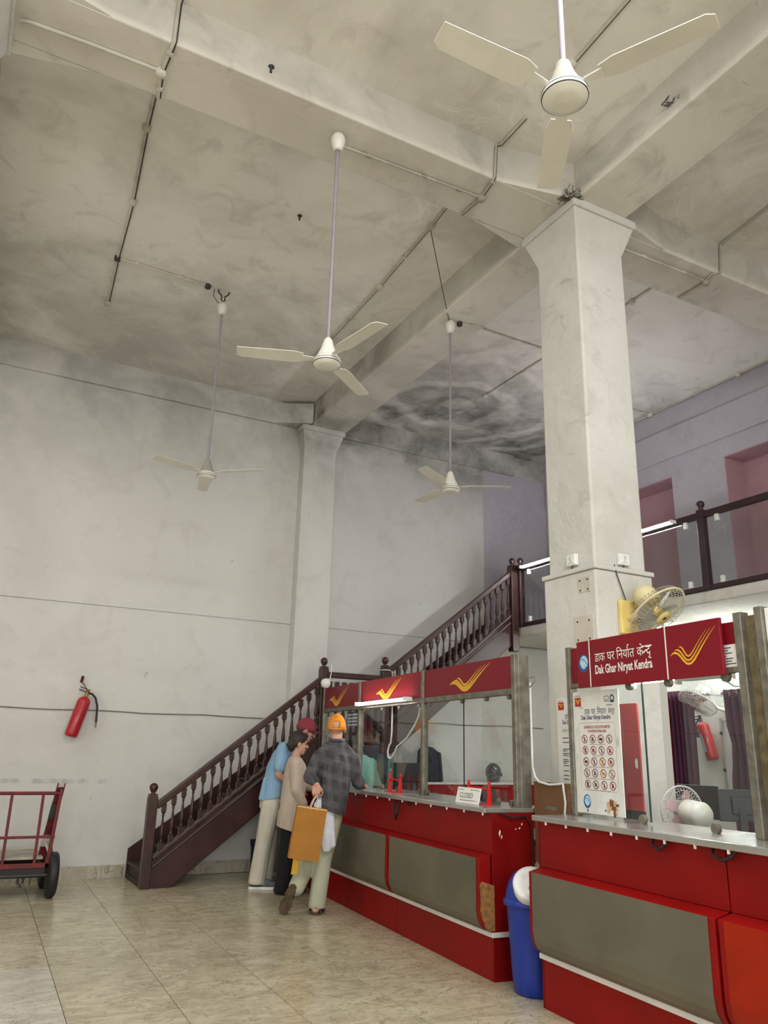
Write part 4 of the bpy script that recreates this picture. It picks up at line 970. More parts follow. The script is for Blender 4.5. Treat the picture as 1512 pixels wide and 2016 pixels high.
tag(MB().tube([(3.25, 5.38, c_-0.03), (3.45, 5.60, c_-0.14), (3.70, 5.88, c_-0.26), (3.97, 6.18, b_-0.02)], 0.004, 5).build('loose_wire', M_DARK), 'thin loose wire drooping from the ceiling box to a fan canopy', 'wire')
# ------------------------------------------------------------------ fire extinguisher on the wall
M_FIRE = mat('extinguisher_red', (168, 20, 28), 0.35, var=0.08, scale=4, coat=0.2)
M_BRASS = mat('brass_valve', (150, 118, 66), 0.4, metal=0.7)
def extinguisher(label, loc, rz, tilt, hose=True, horn=False):
    t = thing('fire_extinguisher', label, 'fire extinguisher', loc, rz)
    R = Matrix.Rotation(tilt, 4, 'Y')
    MB(R).lathe([(0.0, -0.475), (0.055, -0.478), (0.07, -0.465), (0.073, -0.44), (0.073, -0.09), (0.068, -0.06), (0.045, -0.035), (0.022, -0.028), (0.02, -0.02)], n=24).build('cylinder', M_FIRE, t)
    MB(R).lathe([(0.02, -0.03), (0.022, 0.0), (0.016, 0.012), (0.016, 0.04), (0.022, 0.045), (0.022, 0.06), (0.0, 0.064)], n=12).build('valve', M_BRASS if not horn else M_DARK, t)
    MB(R).bar((-0.10, 0, 0.035), (0.02, 0, 0.025), 0.018, 0.012).bar((-0.10, 0, 0.065), (0.02, 0, 0.055), 0.018, 0.01).build('lever', M_DARK, t, 0.003)
    if hose:
        MB().tube([(0.02, 0, 0.02), (0.06, 0, 0.01), (0.10, -0.005, -0.03), (0.13, -0.01, -0.12), (0.135, -0.012, -0.22), (0.138, -0.012, -0.30)], 0.012, 9).build('hose', M_RUBBER, t)
        MB().tube([(0.138, -0.012, -0.295), (0.140, -0.012, -0.36)], [0.010, 0.007], 9).build('nozzle', M_ALU, t)
    if horn:
        MB(R).tube([(-0.02, 0, 0.02), (-0.07, -0.02, -0.02), (-0.09, -0.03, -0.10), (-0.095, -0.03, -0.18)], [0.01, 0.01, 0.012, 0.03], 9).build('horn', M_RUBBER, t)
        MB(R).box(-0.03, -0.0752, -0.38, 0.008, -0.06, -0.16).build('label_sheet', mat('silver_label', (158, 160, 164), 0.4), t)
    return t
ex = extinguisher('red fire extinguisher hung askew on the white wall above the trolley', (1.335, YW-0.095, 1.955), 0, math.radians(14))
MB().tube([(0.0, 0, 0.055), (-0.03, 0.02, 0.10), (-0.055, 0.05, 0.14), (-0.065, 0.092, 0.15)], 0.008, 7).build('hook_strap', M_BRASS, ex)
MB().tube([(-0.065, 0.09, 0.15), (-0.062, 0.06, 0.165), (-0.06, 0.045, 0.21)], 0.016, 9).build('wall_hook', mat('maroon_hook', (92, 24, 30), 0.5), ex)
# ------------------------------------------------------------------ platform trolley
M_TRED = mat('trolley_red', (104, 24, 26), 0.55, var=0.35, scale=12, bump=0.1)
M_DECK = mat('worn_deck_wood', (160, 152, 138), 0.8, var=0.2, scale=8)
M_GREYW = mat('pale_strap', (180, 176, 168), 0.7)
tr = thing('platform_trolley', 'red framed platform trolley with a worn wooden deck by the white wall', 'trolley', (0.0, 8.75, 0))
X0, X1 = -0.75, 1.03
MB().box(X0, 0.03, 0.345, X1-0.03, 0.66, 0.37).build('deck', M_DECK, tr, 0.003)
MB().box(X0, 0.0, 0.27, X1+0.04, 0.04, 0.315).build('side_rail', M_TRED, tr, 0.004); MB().box(X0, 0.64, 0.27, X1+0.04, 0.68, 0.315).build('side_rail', M_TRED, tr, 0.004)
MB().box(X0, 0.02, 0.19, X1, 0.06, 0.27).box(X0, 0.62, 0.19, X1, 0.66, 0.27).box(X0, 0.06, 0.24, X1-0.02, 0.62, 0.30).build('underframe', M_RUBBER, tr)
MB().box(X1-0.01, 0.0, 0.27, X1+0.03, 0.66, 0.345).build('end_rail', M_TRED, tr, 0.004)
for x in (-0.495, -0.21, 0.075, 0.36, 0.645, 0.925):
    MB().box(x-0.013, 0.005, 0.30, x+0.013, 0.03, 0.95).build('upright', M_TRED, tr, 0.003)
MB().tube([(X0, 0.018, 0.945), (X1+0.05, 0.018, 0.945)], 0.017, 10).build('top_rail', M_TRED, tr)
MB().box(X0, 0.0, 0.535, X1+0.05, 0.02, 0.56).build('middle_rail', M_TRED, tr, 0.003)
MB().bar((1.045, 0.03, 0.28), (1.085, 0.015, 0.99), 0.032, 0.035, ref=(0, 1, 0)).build('corner_post', M_TRED, tr, 0.004)
ch = MB().prism([(0.0, 0.0), (0.075, 0.0), (0.075, 0.045), (0.066, 0.045), (0.066, 0.009), (0.009, 0.009), (0.009, 0.045), (0.0, 0.045)], (0.965, 0.20, 0.34), (1, 0, 0), (0, -1, 0), (0.075, -0.17, 0.70))
ch.build('channel_post', M_TRED, tr, 0.002)
MB().box(1.04, 0.012, 1.0, 1.11, 0.05, 1.045).build('cap_plate', M_GREYW, tr, 0.004)
for f0, f1 in ((0.52, 0.72), (0.16, 0.30)):
    pt = MB(); p = Vector((0.965, 0.20, 0.34)); d = Vector((0.075, -0.17, 0.70))
    pt.bar(p+d*f0+Vector((0.0375, -0.0235, 0)), p+d*f1+Vector((0.0375, -0.0235, 0)), 0.078, 0.048, ref=(0, 1, 0))
    pt.build('paint_patch', M_DARK if f0 > 0.4 else M_GREYW, tr, 0.001)
MB().tube([(0.99, 0.15, 0.50), (1.02, 0.10, 0.47), (1.05, 0.06, 0.40), (1.055, 0.04, 0.36)], 0.013, 7).build('strap', M_GREYW, tr)
def wheel(x, y, r, w_):
    o = MB().lathe([(r*0.62, -w_/2), (r*0.9, -w_/2), (r, -w_*0.3), (r, w_*0.3), (r*0.9, w_/2), (r*0.62, w_/2)], (x, y, r), (1, 0, 0), 28).build('wheel', M_RUBBER, tr)
    MB().lathe([(r*0.62, -w_*0.3), (r*0.62, w_*0.3), (0.03, w_*0.34), (0, w_*0.34)], (x, y, r), (1, 0, 0), 18).build('wheel_hub', M_DARK, o)
wheel(1.10, 0.03, 0.205, 0.085); wheel(1.10, 0.63, 0.205, 0.085)
MB().tube([(0.0, 0.03, 0.205), (1.07, 0.03, 0.205)], 0.02, 8).tube([(0.4, 0.63, 0.205), (1.07, 0.63, 0.205)], 0.02, 8).build('axle', M_DARK, tr)
wheel(-0.5, 0.33, 0.12, 0.05); wheel(0.62, 0.50, 0.12, 0.05)
MB().box(0.585, 0.44, 0.12, 0.592, 0.56, 0.26).box(0.648, 0.44, 0.12, 0.655, 0.56, 0.26).box(-0.535, 0.27, 0.12, -0.528, 0.39, 0.26).box(-0.472, 0.27, 0.12, -0.465, 0.39, 0.26).build('caster_fork', M_DARK, tr)
rg = MB(); random.seed(8)
for i in range(7):
    x = random.uniform(.80, .98); rg.tube([(x, 0.03, 0.20), (x+random.uniform(-.02, .02), 0.035, 0.15), (x+random.uniform(-.03, .03), 0.03, 0.09+random.uniform(0, .05))], 0.005, 5)
rg.build('rag_ends', M_DARK, tr)
# ------------------------------------------------------------------ things behind the first counter
bk = thing('back_counter', 'low red back counter along the white wall carrying a helmet and a jacket', 'counter', (5.1, 9.32, 0))
MB().box(0.0, 0.0, 0.0, 2.3, 0.46, 1.015).build('carcass', M_RED, bk, 0.003)
MB().box(-0.01, -0.012, 1.015, 2.31, 0.47, 1.04).build('top', M_WSTRIP, bk, 0.003)
for i in range(4):
    x = 0.05+0.56*i
    f_ = MB().box(x, -0.014, 0.10, x+0.52, 0.0, 0.96).build('door', M_RED, bk, 0.003)
    MB().box(x+0.04, -0.028, 0.80, x+0.06, -0.014, 0.92).build('handle', M_ALU, f_, 0.003)
M_NAVYC = mat('navy_jacket_cloth', (34, 38, 52), 0.85, var=0.3, scale=14, bump=0.3, bscale=20)
jk = thing('jacket', 'dark navy jacket standing folded on the red back counter behind the glass', 'jacket', (5.78, 9.52, 1.04))
k = MB()
k.loft([(0, 0, 0.0, 0.185, 0.06), (0, 0, 0.15, 0.18, 0.07), (0, 0, 0.30, 0.175, 0.07), (-0.01, 0, 0.39, 0.16, 0.06), (-0.03, 0, 0.44, 0.10, 0.045), (-0.05, 0, 0.455, 0.05, 0.03)], 20)
for x in (-0.12, -0.03, 0.06, 0.14): k.caps((x, -0.05, 0.36), (x+0.02, -0.055, 0.03), 0.026, 0.036)
organic('cloth', k, M_NAVYC, jk, 0.011, 2)
k = MB().tube([(-0.13, -0.02, 0.41), (-0.09, -0.055, 0.40), (-0.03, -0.06, 0.37), (0.0, -0.085, 0.25)], [0.02, 0.024, 0.022, 0.012], 8); k.build('collar', M_NAVYC, jk)
hl = thing('helmet', 'black motorcycle helmet with a raised clear visor on the low red back counter', 'helmet', (6.83, 9.50, 1.04), 0.9)
k = MB().ell((0, 0, 0.13), (0.135, 0.115, 0.13)).ell((-0.09, 0, 0.055), (0.055, 0.085, 0.055)).caps((-0.02, 0, 0.06), (0.02, 0, 0.06), 0.10, 0.10)
organic('shell', k, mat('helmet_black', (30, 30, 38), 0.2, var=0.1, coat=0.6), hl, 0.009, 3, [((0, 0, 0.004), (0, 0, -1))])
k = MB(); vs = []; n_ = 12
for i in range(n_+1):
    a = -1.15+2.3*i/n_
    for j in range(6):
        b = 0.9+0.22*j; vs.append((-0.145*math.cos(a)*math.cos(b)*1.05+0.02, 0.128*math.sin(a), 0.14+0.135*math.sin(b)))
k.add(vs, [(i*6+j, i*6+j+1, (i+1)*6+j+1, (i+1)*6+j) for i in range(n_) for j in range(5)], True); k.build('visor', glassmat('visor_clear', (0.86, 0.88, 0.86), 1.6), hl)
MB().ell((0.0, -0.118, 0.10), (0.03, 0.008, 0.03), 12, 6).build('hinge_cap', M_DARK, hl)
MB().box(-0.146, -0.05, 0.10, -0.12, 0.05, 0.105).build('trim_line', M_ALU, hl)
# low shape on the back counter front: dark calculator standing behind the pane
t = thing('card_machine', 'small dark machine standing on the inner desk behind the end pane', 'machine', cl(0.38, 0.72, 1.062), -CA)
MB().prism([(0, 0), (0.10, 0), (0.07, 0.10), (0.03, 0.115), (0.0, 0.05)], (0, -0.06, 0), (1, 0, 0), (0, 0, 1), (0, 0.13, 0)).build('body', M_RUBBER, t, 0.008); MB().box(0.03, -0.045, 0.112, 0.06, 0.05, 0.118).build('screen', M_PGRY, t)
# printer stack, cabinet, brown shelf frame by the second window
M_PRN = mat('charcoal_plastic', (32, 32, 35), 0.45)
t = thing('printer', 'charcoal passbook printer standing on a matching box behind the glass', 'printer', cl(0.93, 3.30, 0.80), -CA)
MB().box(-0.16, -0.17, 0.0, 0.16, 0.17, 0.30).build('lower_case', M_PRN, t, 0.01); MB().box(-0.14, -0.13, 0.30, 0.14, 0.15, 0.50).build('upper_case', M_PRN, t, 0.012)
MB().box(-0.145, -0.10, 0.36, -0.139, 0.05, 0.40).build('paper_slot', M_DARK, t); MB().lathe([(0.022, 0), (0.02, 0.006)], (-0.14, 0.12, 0.42), (-1, 0, 0), 12).build('round_label', M_WPL, t)
dk = thing('counter_desk', 'inner desk behind the counter screen bearing the printer', 'desk', P1, -CA)
MB().box(0.66, 0.3, 0.76, 1.22, 3.52, 0.80).build('desk_top', M_PLY, dk, 0.003)
for s in (0.32, 1.9, 3.47): MB().box(0.68, s, 0.0, 1.2, s+0.03, 0.76).build('side_panel', M_PLY, dk)
tag(MB().tube([cl(0.34, 2.42, 1.86), cl(0.35, 2.44, 1.6), cl(0.35, 2.46, 1.50), cl(0.35, 2.50, 1.475), cl(0.35, 2.53, 1.42), cl(0.35, 2.52, 1.365), cl(0.35, 2.46, 1.35), cl(0.35, 2.40, 1.38), cl(0.35, 2.32, 1.46), cl(0.35, 2.1, 1.54), cl(0.34, 1.9, 1.66), cl(0.33, 1.80, 1.74), cl(0.32, 1.74, 1.85)], 0.008, 7).build('lamp_cable', M_WPL),
    'white lamp cable hanging in a loop behind the middle window', 'cable')
sp_ = thing('counter_shield', 'clear acrylic sheet standing on the worktop before the clerk', 'acrylic sheet', cl(0.36, 2.62, 1.062), -CA)
MB().box(0, -0.2, 0, 0.004, 0.28, 0.33).build('sheet', glassmat('acrylic_sheet', (0.80, 0.84, 0.84), 2.0), sp_); MB().box(-0.02, -0.18, 0, 0.03, -0.14, 0.012).box(-0.02, 0.2, 0, 0.03, 0.24, 0.012).build('foot', M_RUBBER, sp_)
# ------------------------------------------------------------------ back room behind the second counter
M_CURT = mat('purple_curtain', (78, 34, 62), 0.85, var=0.3, scale=3, bump=0.15)
M_CURTR = mat('crimson_curtain', (112, 16, 34), 0.8, var=0.25, scale=3)
def curtain(label, y0, y1, x, z0, z1, m, tie=None):
    t = thing('curtain', label, 'curtain', (x, (y0+y1)/2, z0), 0)
    n_ = 44; h = z1-z0; vs = []; rows_ = 9; w_ = y1-y0
    for j in range(rows_):
        v = j/(rows_-1); sq = 1.0
        if tie: sq = 1-0.30*math.exp(-((v-tie)/0.10)**2)
        for i in range(n_):
            u = i/(n_-1)
            vs.append((0.035*math.sin(u*PI*2*5+0.4*math.sin(v*3))*(0.8+0.3*v), ((u-0.5)*sq+ (0.06*(1-sq)))*w_, v*h))
    k = MB(); k.add(vs, [(j*n_+i, j*n_+i+1, (j+1)*n_+i+1, (j+1)*n_+i) for j in range(rows_-1) for i in range(n_-1)], True)
    o = k.build('cloth', m, t); md = o.modifiers.new('thick', 'SOLIDIFY'); md.thickness = 0.004
    for i in range(5):
        y = (-0.5+(i+0.5)/5)*w_; MB().tube([(0.0, y+0.022*math.cos(a), h-0.055+0.022*math.sin(a)) for a in [2*PI*q/14 for q in range(15)]], 0.006, 6, False).build('eyelet', mat('steel_eyelet', (190, 190, 196), 0.25, metal=0.8), t)
    return t
curtain('crimson curtain hanging next to the white partition in the back room', 7.07, 7.36, 7.75, 0.85, 2.20, M_CURTR)
curtain('purple curtain hanging between the crimson one and the extinguisher', 6.74, 7.06, 7.75, 1.05, 2.20, M_CURT)
curtain('purple curtain gathered with a tie beside the metal end post', 5.80, 6.28, 7.75, 0.60, 2.18, M_CURT, 0.58)
def rod(label, y0, y1):
    t = thing('curtain_rod', label, 'curtain rod', (7.75, (y0+y1)/2, 2.145)); L = (y1-y0)/2
    MB().tube([(0, -L, 0), (0, L, 0)], 0.011, 10).build('rod', MATS['steel_eyelet'], t)
    for s in (-1, 1): MB().lathe([(0.012, 0), (0.022, 0.012), (0.022, 0.03), (0.0, 0.045)], (0, s*L, 0), (0, s, 0), 10).build('finial', MATS['steel_eyelet'], t)
    for s in (-0.9, 0.9): MB().box(0.0, s*L-0.01, -0.01, 0.44, s*L+0.01, 0.01).build('bracket', MATS['steel_eyelet'], t)
rod('short metal rod carrying the crimson curtain and its purple neighbour', 6.52, 7.5); rod('short metal rod carrying the gathered purple curtain', 5.3, 6.28)
ex2 = extinguisher('red fire extinguisher with a white label hung in the back room', (XR-0.11, 6.93, 1.87), -PI/2, math.radians(-16), False, True)
t = thing('wall_fan', 'white wall fan with a pink shaded cage in the back room', 'wall fan', (XR-0.02, 6.62, 2.08))
M_PINKB = mat('pink_blade', (196, 160, 162), 0.4)
MB().box(-0.02, -0.06, -0.22, 0.018, 0.06, -0.02).build('wall_plate', M_FANW, t, 0.008)
MB().tube([(-0.02, 0, -0.1), (-0.12, 0.02, -0.08), (-0.18, 0.05, -0.02)], 0.022, 8).build('arm', M_FANW, t)
M = fan_head(t, (-0.36, 0.10, -0.02), (-0.57, 0.08, -0.86), 0.225, M_FANW, mat('white_cage', (205, 200, 198), 0.4), M_PINKB, M_PINKB, 0.014)
MB(M).lathe([(0.07, -0.06), (0.085, -0.08), (0.085, -0.16), (0.07, -0.21), (0, -0.215)], n=18).build('motor', M_FANW, t)
# trunking, meter box, sockets on the back wall
t = thing('cable_trunking', 'grey vertical cable run on the back room wall below the fan', 'cable trunking', (XR-0.014, 6.72, 0.9))
MB().box(-0.004, -0.02, 0, 0.012, 0.02, 1.0).build('channel', mat('grey_trunking', (172, 172, 166), 0.5), t, 0.002)
MB().lathe([(0.02, 0), (0.018, 0.014)], (-0.003, 0.0, 0.82), (-1, 0, 0), 10).build('knob', M_DARK, t); MB().lathe([(0.02, 0), (0.018, 0.014)], (-0.003, 0.0, 0.40), (-1, 0, 0), 10).build('knob', M_DARK, t)
t = thing('meter_box', 'grey rounded panel on the back room wall beside the gathered curtain', 'panel', (XR-0.02, 6.32, 1.48))
MB().box(-0.012, -0.13, 0, 0.018, 0.13, 0.36).build('panel', mat('panel_grey', (150, 152, 150), 0.45), t, 0.02); MB().lathe([(0.018, 0), (0.015, 0.008)], (-0.012, 0, 0.17), (-1, 0, 0), 12).build('round_mark', M_WHITE, t)
t = thing('switchboard', 'white switchboard with a red lamp on the back room wall above the monitors', 'switchboard', (XR-0.02, 6.42, 1.14))
MB().box(-0.015, -0.13, 0, 0.018, 0.13, 0.17).build('board', M_WPL, t, 0.006)
for y in (-0.07, 0.0, 0.07): MB().box(-0.022, y-0.02, 0.06, -0.015, y+0.02, 0.12).build('switch', mat('switch_grey', (190, 190, 184), 0.4), t, 0.002)
MB().lathe([(0.01, 0), (0.008, 0.006)], (-0.015, 0.04, 0.03), (-1, 0, 0), 8).build('red_lamp', emis('red_pilot', (1, 0.12, 0.06), 4.0), t)
t = thing('white_partition', 'white plastered partition end behind the poster glass', 'partition', (5.6, 5.37, 0))
MB().box(-0.0, -0.145, 0, 0.10, 0.16, 2.12).build('slab', M_ROOM, t, 0.006)
t = thing('red_board', 'tall red board with peeling paint standing behind the poster glass', 'board', cl(0.42, -0.93, 1.0621), -CA)
MB().box(0, -0.12, 0, 0.012, 0.06, 0.68).build('sheet', mat('faded_red_board', (170, 52, 58), 0.5, var=0.12, scale=5), t, 0.004)
MB().box(-0.003, -0.122, 0.0, 0.015, 0.062, 0.05).build('dark_base_band', M_RUBBER, t, 0.002)
MB().flat([(-.012, -.02), (.010, -.03), (.012, .02), (-.002, .035), (-.014, .015)], (-0.001, -0.085, 0.32), U, V).build('peeled_patch', M_CLIP, t)
tag(MB().tube([(5.59, 5.24, 1.98), (5.59, 5.31, 1.7), (5.59, 5.39, 1.35), (5.59, 5.44, 1.05), (5.59, 5.455, 0.9)], 0.007, 6).build('black_cable', M_RUBBER), 'black cable slanting across the white partition behind the glass', 'cable')
# office desk with monitors, computer, keyboard clutter
M_DKTOP = mat('dark_desk', (50, 50, 52), 0.45, var=0.2)
t = thing('office_desk', 'dark office desk carrying the two monitors in the back room', 'desk', (6.5, 5.15, 0))
MB().box(-0.35, -1.1, 0.72, 0.35, 1.0, 0.76).build('desk_top', M_DKTOP, t, 0.004); MB().box(-0.34, -1.08, 0.0, -0.32, 0.98, 0.72).build('modesty_panel', M_DKTOP, t)
for y in (-1.08, 0.96): MB().box(-0.32, y, 0.0, 0.33, y+0.02, 0.72).build('side_panel', M_DKTOP, t)
def monitor(label, loc, rz, w_=0.46, h_=0.30):
    t = thing('monitor', label, 'monitor', loc, rz)
    sc_ = MB().box(-0.012, -w_/2, 0.12, 0.018, w_/2, 0.12+h_).build('casing', M_PRN, t, 0.008)
    MB().box(-0.014, -w_/2+0.015, 0.135, -0.012, w_/2-0.015, 0.105+h_).build('screen', M_DARK, sc_)
    MB().box(0.018, -0.09, 0.18, 0.04, 0.09, 0.34).build('rear_bulge', M_PRN, t, 0.01); MB().box(0.03, -0.03, 0.01, 0.05, 0.03, 0.24).build('neck', M_PRN, t)
    MB().lathe([(0.11, 0), (0.11, 0.008), (0.03, 0.014), (0, 0.014)], (0.03, 0, 0), (0, 0, 1), 18).build('stand_foot', M_PRN, t)
monitor('black monitor with its back to the hall, nearer the white partition', (6.42, 5.62, 0.76), PI+0.1)
monitor('black monitor turned edgewise next to the gathered curtain', (6.50, 5.20, 0.76), PI+0.9, 0.40, 0.28)
t = thing('computer_case', 'pale computer case standing behind the table fan', 'computer', (6.30, 5.88, 0.76)); MB().box(-0.09, -0.13, 0, 0.16, 0.13, 0.27).build('case', mat('pale_grey_plastic', (196, 200, 196), 0.45), t, 0.006); MB().box(-0.094, -0.11, 0.16, -0.09, -0.06, 0.20).build('drive_bay', M_DARK, t); MB().box(-0.094, -0.10, 0.05, -0.09, -0.08, 0.12).build('button_panel', M_PGRY, t)
t = thing('keyboard', 'black keyboard and cable clutter lying before the monitors', 'keyboard', (6.25, 5.30, 0.76)); MB().box(-0.07, -0.22, 0, 0.07, 0.22, 0.025).build('body', M_RUBBER, t, 0.004); MB().box(-0.055, -0.2, 0.025, 0.055, 0.2, 0.031).build('keys', M_PRN, t)
cb_ = ['nearest the crooked monitor', 'second from the crooked monitor', 'third from the crooked monitor', 'closest to the gathered curtain']
for i in range(4):
    y = 4.93-0.05*i; tag(MB().tube([(6.6, y+0.05, 1.14), (6.6, y, 1.0), (6.62, y-0.05, 0.85), (6.55, y+0.03, 0.775), (6.5, y+0.12, 0.77)], 0.006, 6).build('monitor_cable', M_RUBBER), 'thin black sagging cable '+cb_[i], 'cable', 'cables sagging beside the monitors')
# table fan on the inner desk close to the glass
t = thing('counter_desk', 'dark inner desk behind the export counter bearing the table fan', 'desk', P1, -CA)
MB().box(0.64, -3.4, 0.82, 1.30, -0.95, 0.86).build('desk_top', M_DKTOP, t, 0.003)
for s in (-3.38, -2.2, -0.98): MB().box(0.66, s, 0.0, 1.26, s+0.025, 0.82).build('side_panel', M_DKTOP, t)
tf = thing('table_fan', 'white table fan seen from behind on the inner desk', 'fan', cl(0.80, -1.02, 0.86), -CA)
MB().lathe([(0.13, 0), (0.13, 0.02), (0.06, 0.04), (0.03, 0.05), (0.025, 0.12)], (-0.03, -0.06, 0), n=20).build('base', M_FANW, tf)
M = fan_head(tf, (0.0, 0.06, 0.25), (0.18, 0.97, 0.06), 0.145, mat('white_cage', (205, 200, 198), 0.4), mat('white_cage', (205, 200, 198), 0.4), M_PINKB, M_PINKB)
MB(M).lathe([(0.06, -0.05), (0.075, -0.07), (0.075, -0.20), (0.06, -0.23), (0, -0.235)], n=20).build('motor', M_FANW, tf)
MB().tube([(-0.03, -0.06, 0.10), (-0.03, -0.04, 0.22)], 0.025, 10).build('neck', M_FANW, tf)
# lamps of the back room: two visible tubes, two added unseen for brightness
def tube2(label, a, b, out=(0, 0, 1)): tube_lamp('tube_lamp', label, a, b, out, E_ROOM)
tube2('glowing tube tucked behind the export centre board', cl(0.42, -1.02, 1.868), cl(0.42, -1.42, 1.868))
tube2('glowing tube end visible beside the metal end post', cl(0.42, -1.83, 1.868), cl(0.42, -1.97, 1.868))
tube2('added wall tube, unseen behind the name board, brightening the back room', (8.15, 6.8, 2.50), (8.15, 5.6, 2.50), (1, 0, 0))
tube2('added tube on the gallery soffit, unseen behind the tall column, brightening the wall', (7.6, 8.1, 2.97), (7.6, 6.95, 2.97))
t = thing('lamp_casing', 'pale lamp casing hung behind the lower edge of the name board', 'lamp casing', cl(0.42, -1.625, 1.86), -CA); MB().box(-0.04, -0.185, -0.01, 0.04, 0.185, 0.045).build('casing', M_FANW, t, 0.006); MB().box(-0.03, -0.17, -0.014, 0.03, 0.17, -0.01).build('cover', M_WPL, t)
tag(MB().tube([cl(0.45, -1.68, 1.86), cl(0.46, -1.78, 1.80), cl(0.46, -1.88, 1.80), cl(0.45, -1.98, 1.87), cl(0.44, -2.03, 1.90)], 0.006, 6).build('lamp_cable', M_WPL), 'white lamp cable drooping under the casing by the metal end post', 'cable')
# third counter bay: pale blind strips beyond the double post
t = thing('vertical_blind', 'pale vertical blind strips behind the pane at the edge of the frame', 'blind', cl(0.32, -2.22, 1.07), -CA)
for i in range(12): MB().box(-0.002, -0.075-i*0.085, 0, 0.004, -i*0.085, 0.74).build('slat', M_PAPER, t)

# soot cobwebs in the corner over the column, and old hook stubs in the ceiling
def cobweb(label, c, sz, n_):
    k = MB(); c = Vector(c)
    for i in range(n_):
        a = Vector((random.uniform(-1, 1), random.uniform(-1, 1), random.uniform(-.3, .1)))*sz; b = Vector((random.uniform(-1, 1), random.uniform(-1, 1), random.uniform(-.3, .1)))*sz
        k.tube([c+a, c+(a+b)*0.5+Vector((0, 0, -sz*0.12)), c+b], random.uniform(0.0012, 0.003), 4)
    o = k.build('cobweb', mat('sooty_web', (62, 58, 52), 0.9)); o['kind'] = 'stuff'; tag(o, label, 'cobweb'); return o
random.seed(21)
cobweb('sooty cobwebs in the angle where the two beams meet over the column capital', (3.80, 4.08, 5.80), 0.11, 46)
cobweb('wispy dark cobweb on the cheek of the long beam nearer the street', (3.845, 3.05, 5.90), 0.07, 22)
for lb_, p_ in (('dark hook stub in the ceiling bay beside the lilac rod', (2.12, 5.85, ZC)), ('dark hook stub on the cheek of the cross beam', (1.25, 4.215, 5.93))):
    t = thing('hook_stub', lb_, 'hook', p_)
    MB().lathe([(0.022, 0.002), (0.022, -0.006), (0.008, -0.012), (0.008, -0.05), (0, -0.052)], (0, 0, 0), (0, 0, 1), 10).build('stub', M_DARK, t)
# ------------------------------------------------------------------ people
def skinmat(name, rgb): return mat(name, rgb, 0.55, var=0.06, scale=20)
M_SKIN1 = skinmat('ruddy_skin', (205, 156, 134)); M_SKIN2 = skinmat('tan_skin', (196, 152, 130)); M_SKIN3 = skinmat('pinkish_skin', (192, 140, 122)); M_SKIN4 = skinmat('brown_skin', (120, 78, 56))
def plaid():
    m, nt, b = newmat('grey_plaid_cotton')
    tc = nt.n('ShaderNodeTexCoord').outputs['Object']
    sp = nt.n('ShaderNodeSeparateXYZ', None, Vector=tc).outputs
    def bands(v, sc, off): return nt.mr(nt.math('SINE', nt.math('ADD', nt.math('MULTIPLY', v, sc), off)), -0.3, 0.5)
    bx = bands(nt.math('ADD', sp[0], nt.math('MULTIPLY', sp[1], 0.7)), 58.0, 0.3); bz_ = bands(nt.math('ADD', sp[2], nt.math('MULTIPLY', sp[0], 0.25)), 52.0, 1.0)
    col = nt.mix(bx, lin((52, 52, 56)), lin((84, 83, 86))); col = nt.mix(nt.math('MULTIPLY', bz_, 0.45), col, lin((112, 109, 110)))
    nz = nt.noise(tc, 9.0, 4.0); col = nt.mix(nt.mr(nz, 0.32, 0.66, 0.0, 0.8), col, lin((66, 65, 69)))
    nt.L.new(col, b.inputs['Base Color']); b.inputs['Roughness'].default_value = 0.85
    mp = nt.n('ShaderNodeMapping', None, Vector=tc, Rotation=(0, 0.3, 0), Scale=(26, 26, 4)).outputs[0]
    bp = nt.n('ShaderNodeBump', None, Strength=0.5, Distance=0.02, Height=nt.noise(mp, 1.0, 3.0)); nt.L.new(bp.outputs[0], b.inputs['Normal']); return m
def cloth(name, rgb, fold=14):
    m, nt, b = newmat(name); c = lin(rgb)
    tc = nt.n('ShaderNodeTexCoord').outputs['Object']
    mp = nt.n('ShaderNodeMapping', None, Vector=tc, Rotation=(0.2, 0.35, 0), Scale=(fold*1.4, fold*1.4, fold*0.35)).outputs[0]
    nz = nt.noise(mp, 1.0, 3.0)
    nt.L.new(nt.mix(nt.mr(nz, 0.3, 0.7), tuple(x*0.88 for x in c), c), b.inputs['Base Color']); b.inputs['Roughness'].default_value = 0.9
    bp = nt.n('ShaderNodeBump', None, Strength=0.45, Distance=0.02, Height=nz); nt.L.new(bp.outputs[0], b.inputs['Normal']); return m
M_PLAID = plaid()
M_SAGE = cloth('pale_sage_cotton', (178, 180, 156)); M_BTEE = cloth('light_blue_cotton', (140, 178, 208)); M_CREAMP = cloth('cream_cotton', (206, 200, 184)); M_LINEN = cloth('stone_linen', (196, 180, 164)); M_BLACKP = cloth('black_cotton', (20, 20, 24)); M_MINT = cloth('mint_cotton', (150, 206, 186))
M_ORCAP = mat('orange_cap_cotton', (228, 140, 28), 0.8, var=0.08, scale=20); M_MCAP = mat('maroon_cap_cotton', (142, 52, 66), 0.85, var=0.1, scale=20)
M_HAIRD = mat('dark_brown_hair', (40, 30, 26), 0.6, var=0.35, scale=30, bump=0.4, bscale=60); M_HAIRG = mat('grey_brown_hair', (92, 70, 56), 0.7, var=0.25, scale=30)
M_SANDAL = mat('brown_sandal', (66, 44, 34), 0.7, var=0.25, scale=20); M_SOLE = mat('worn_sole', (82, 66, 50), 0.9, var=0.35, scale=25, bump=0.4)
M_EYE = mat('eye_dark', (40, 28, 24), 0.3)
def rotz(v, a): return Vector((v[0]*math.cos(a)-v[1]*math.sin(a), v[0]*math.sin(a)+v[1]*math.cos(a), v[2]))
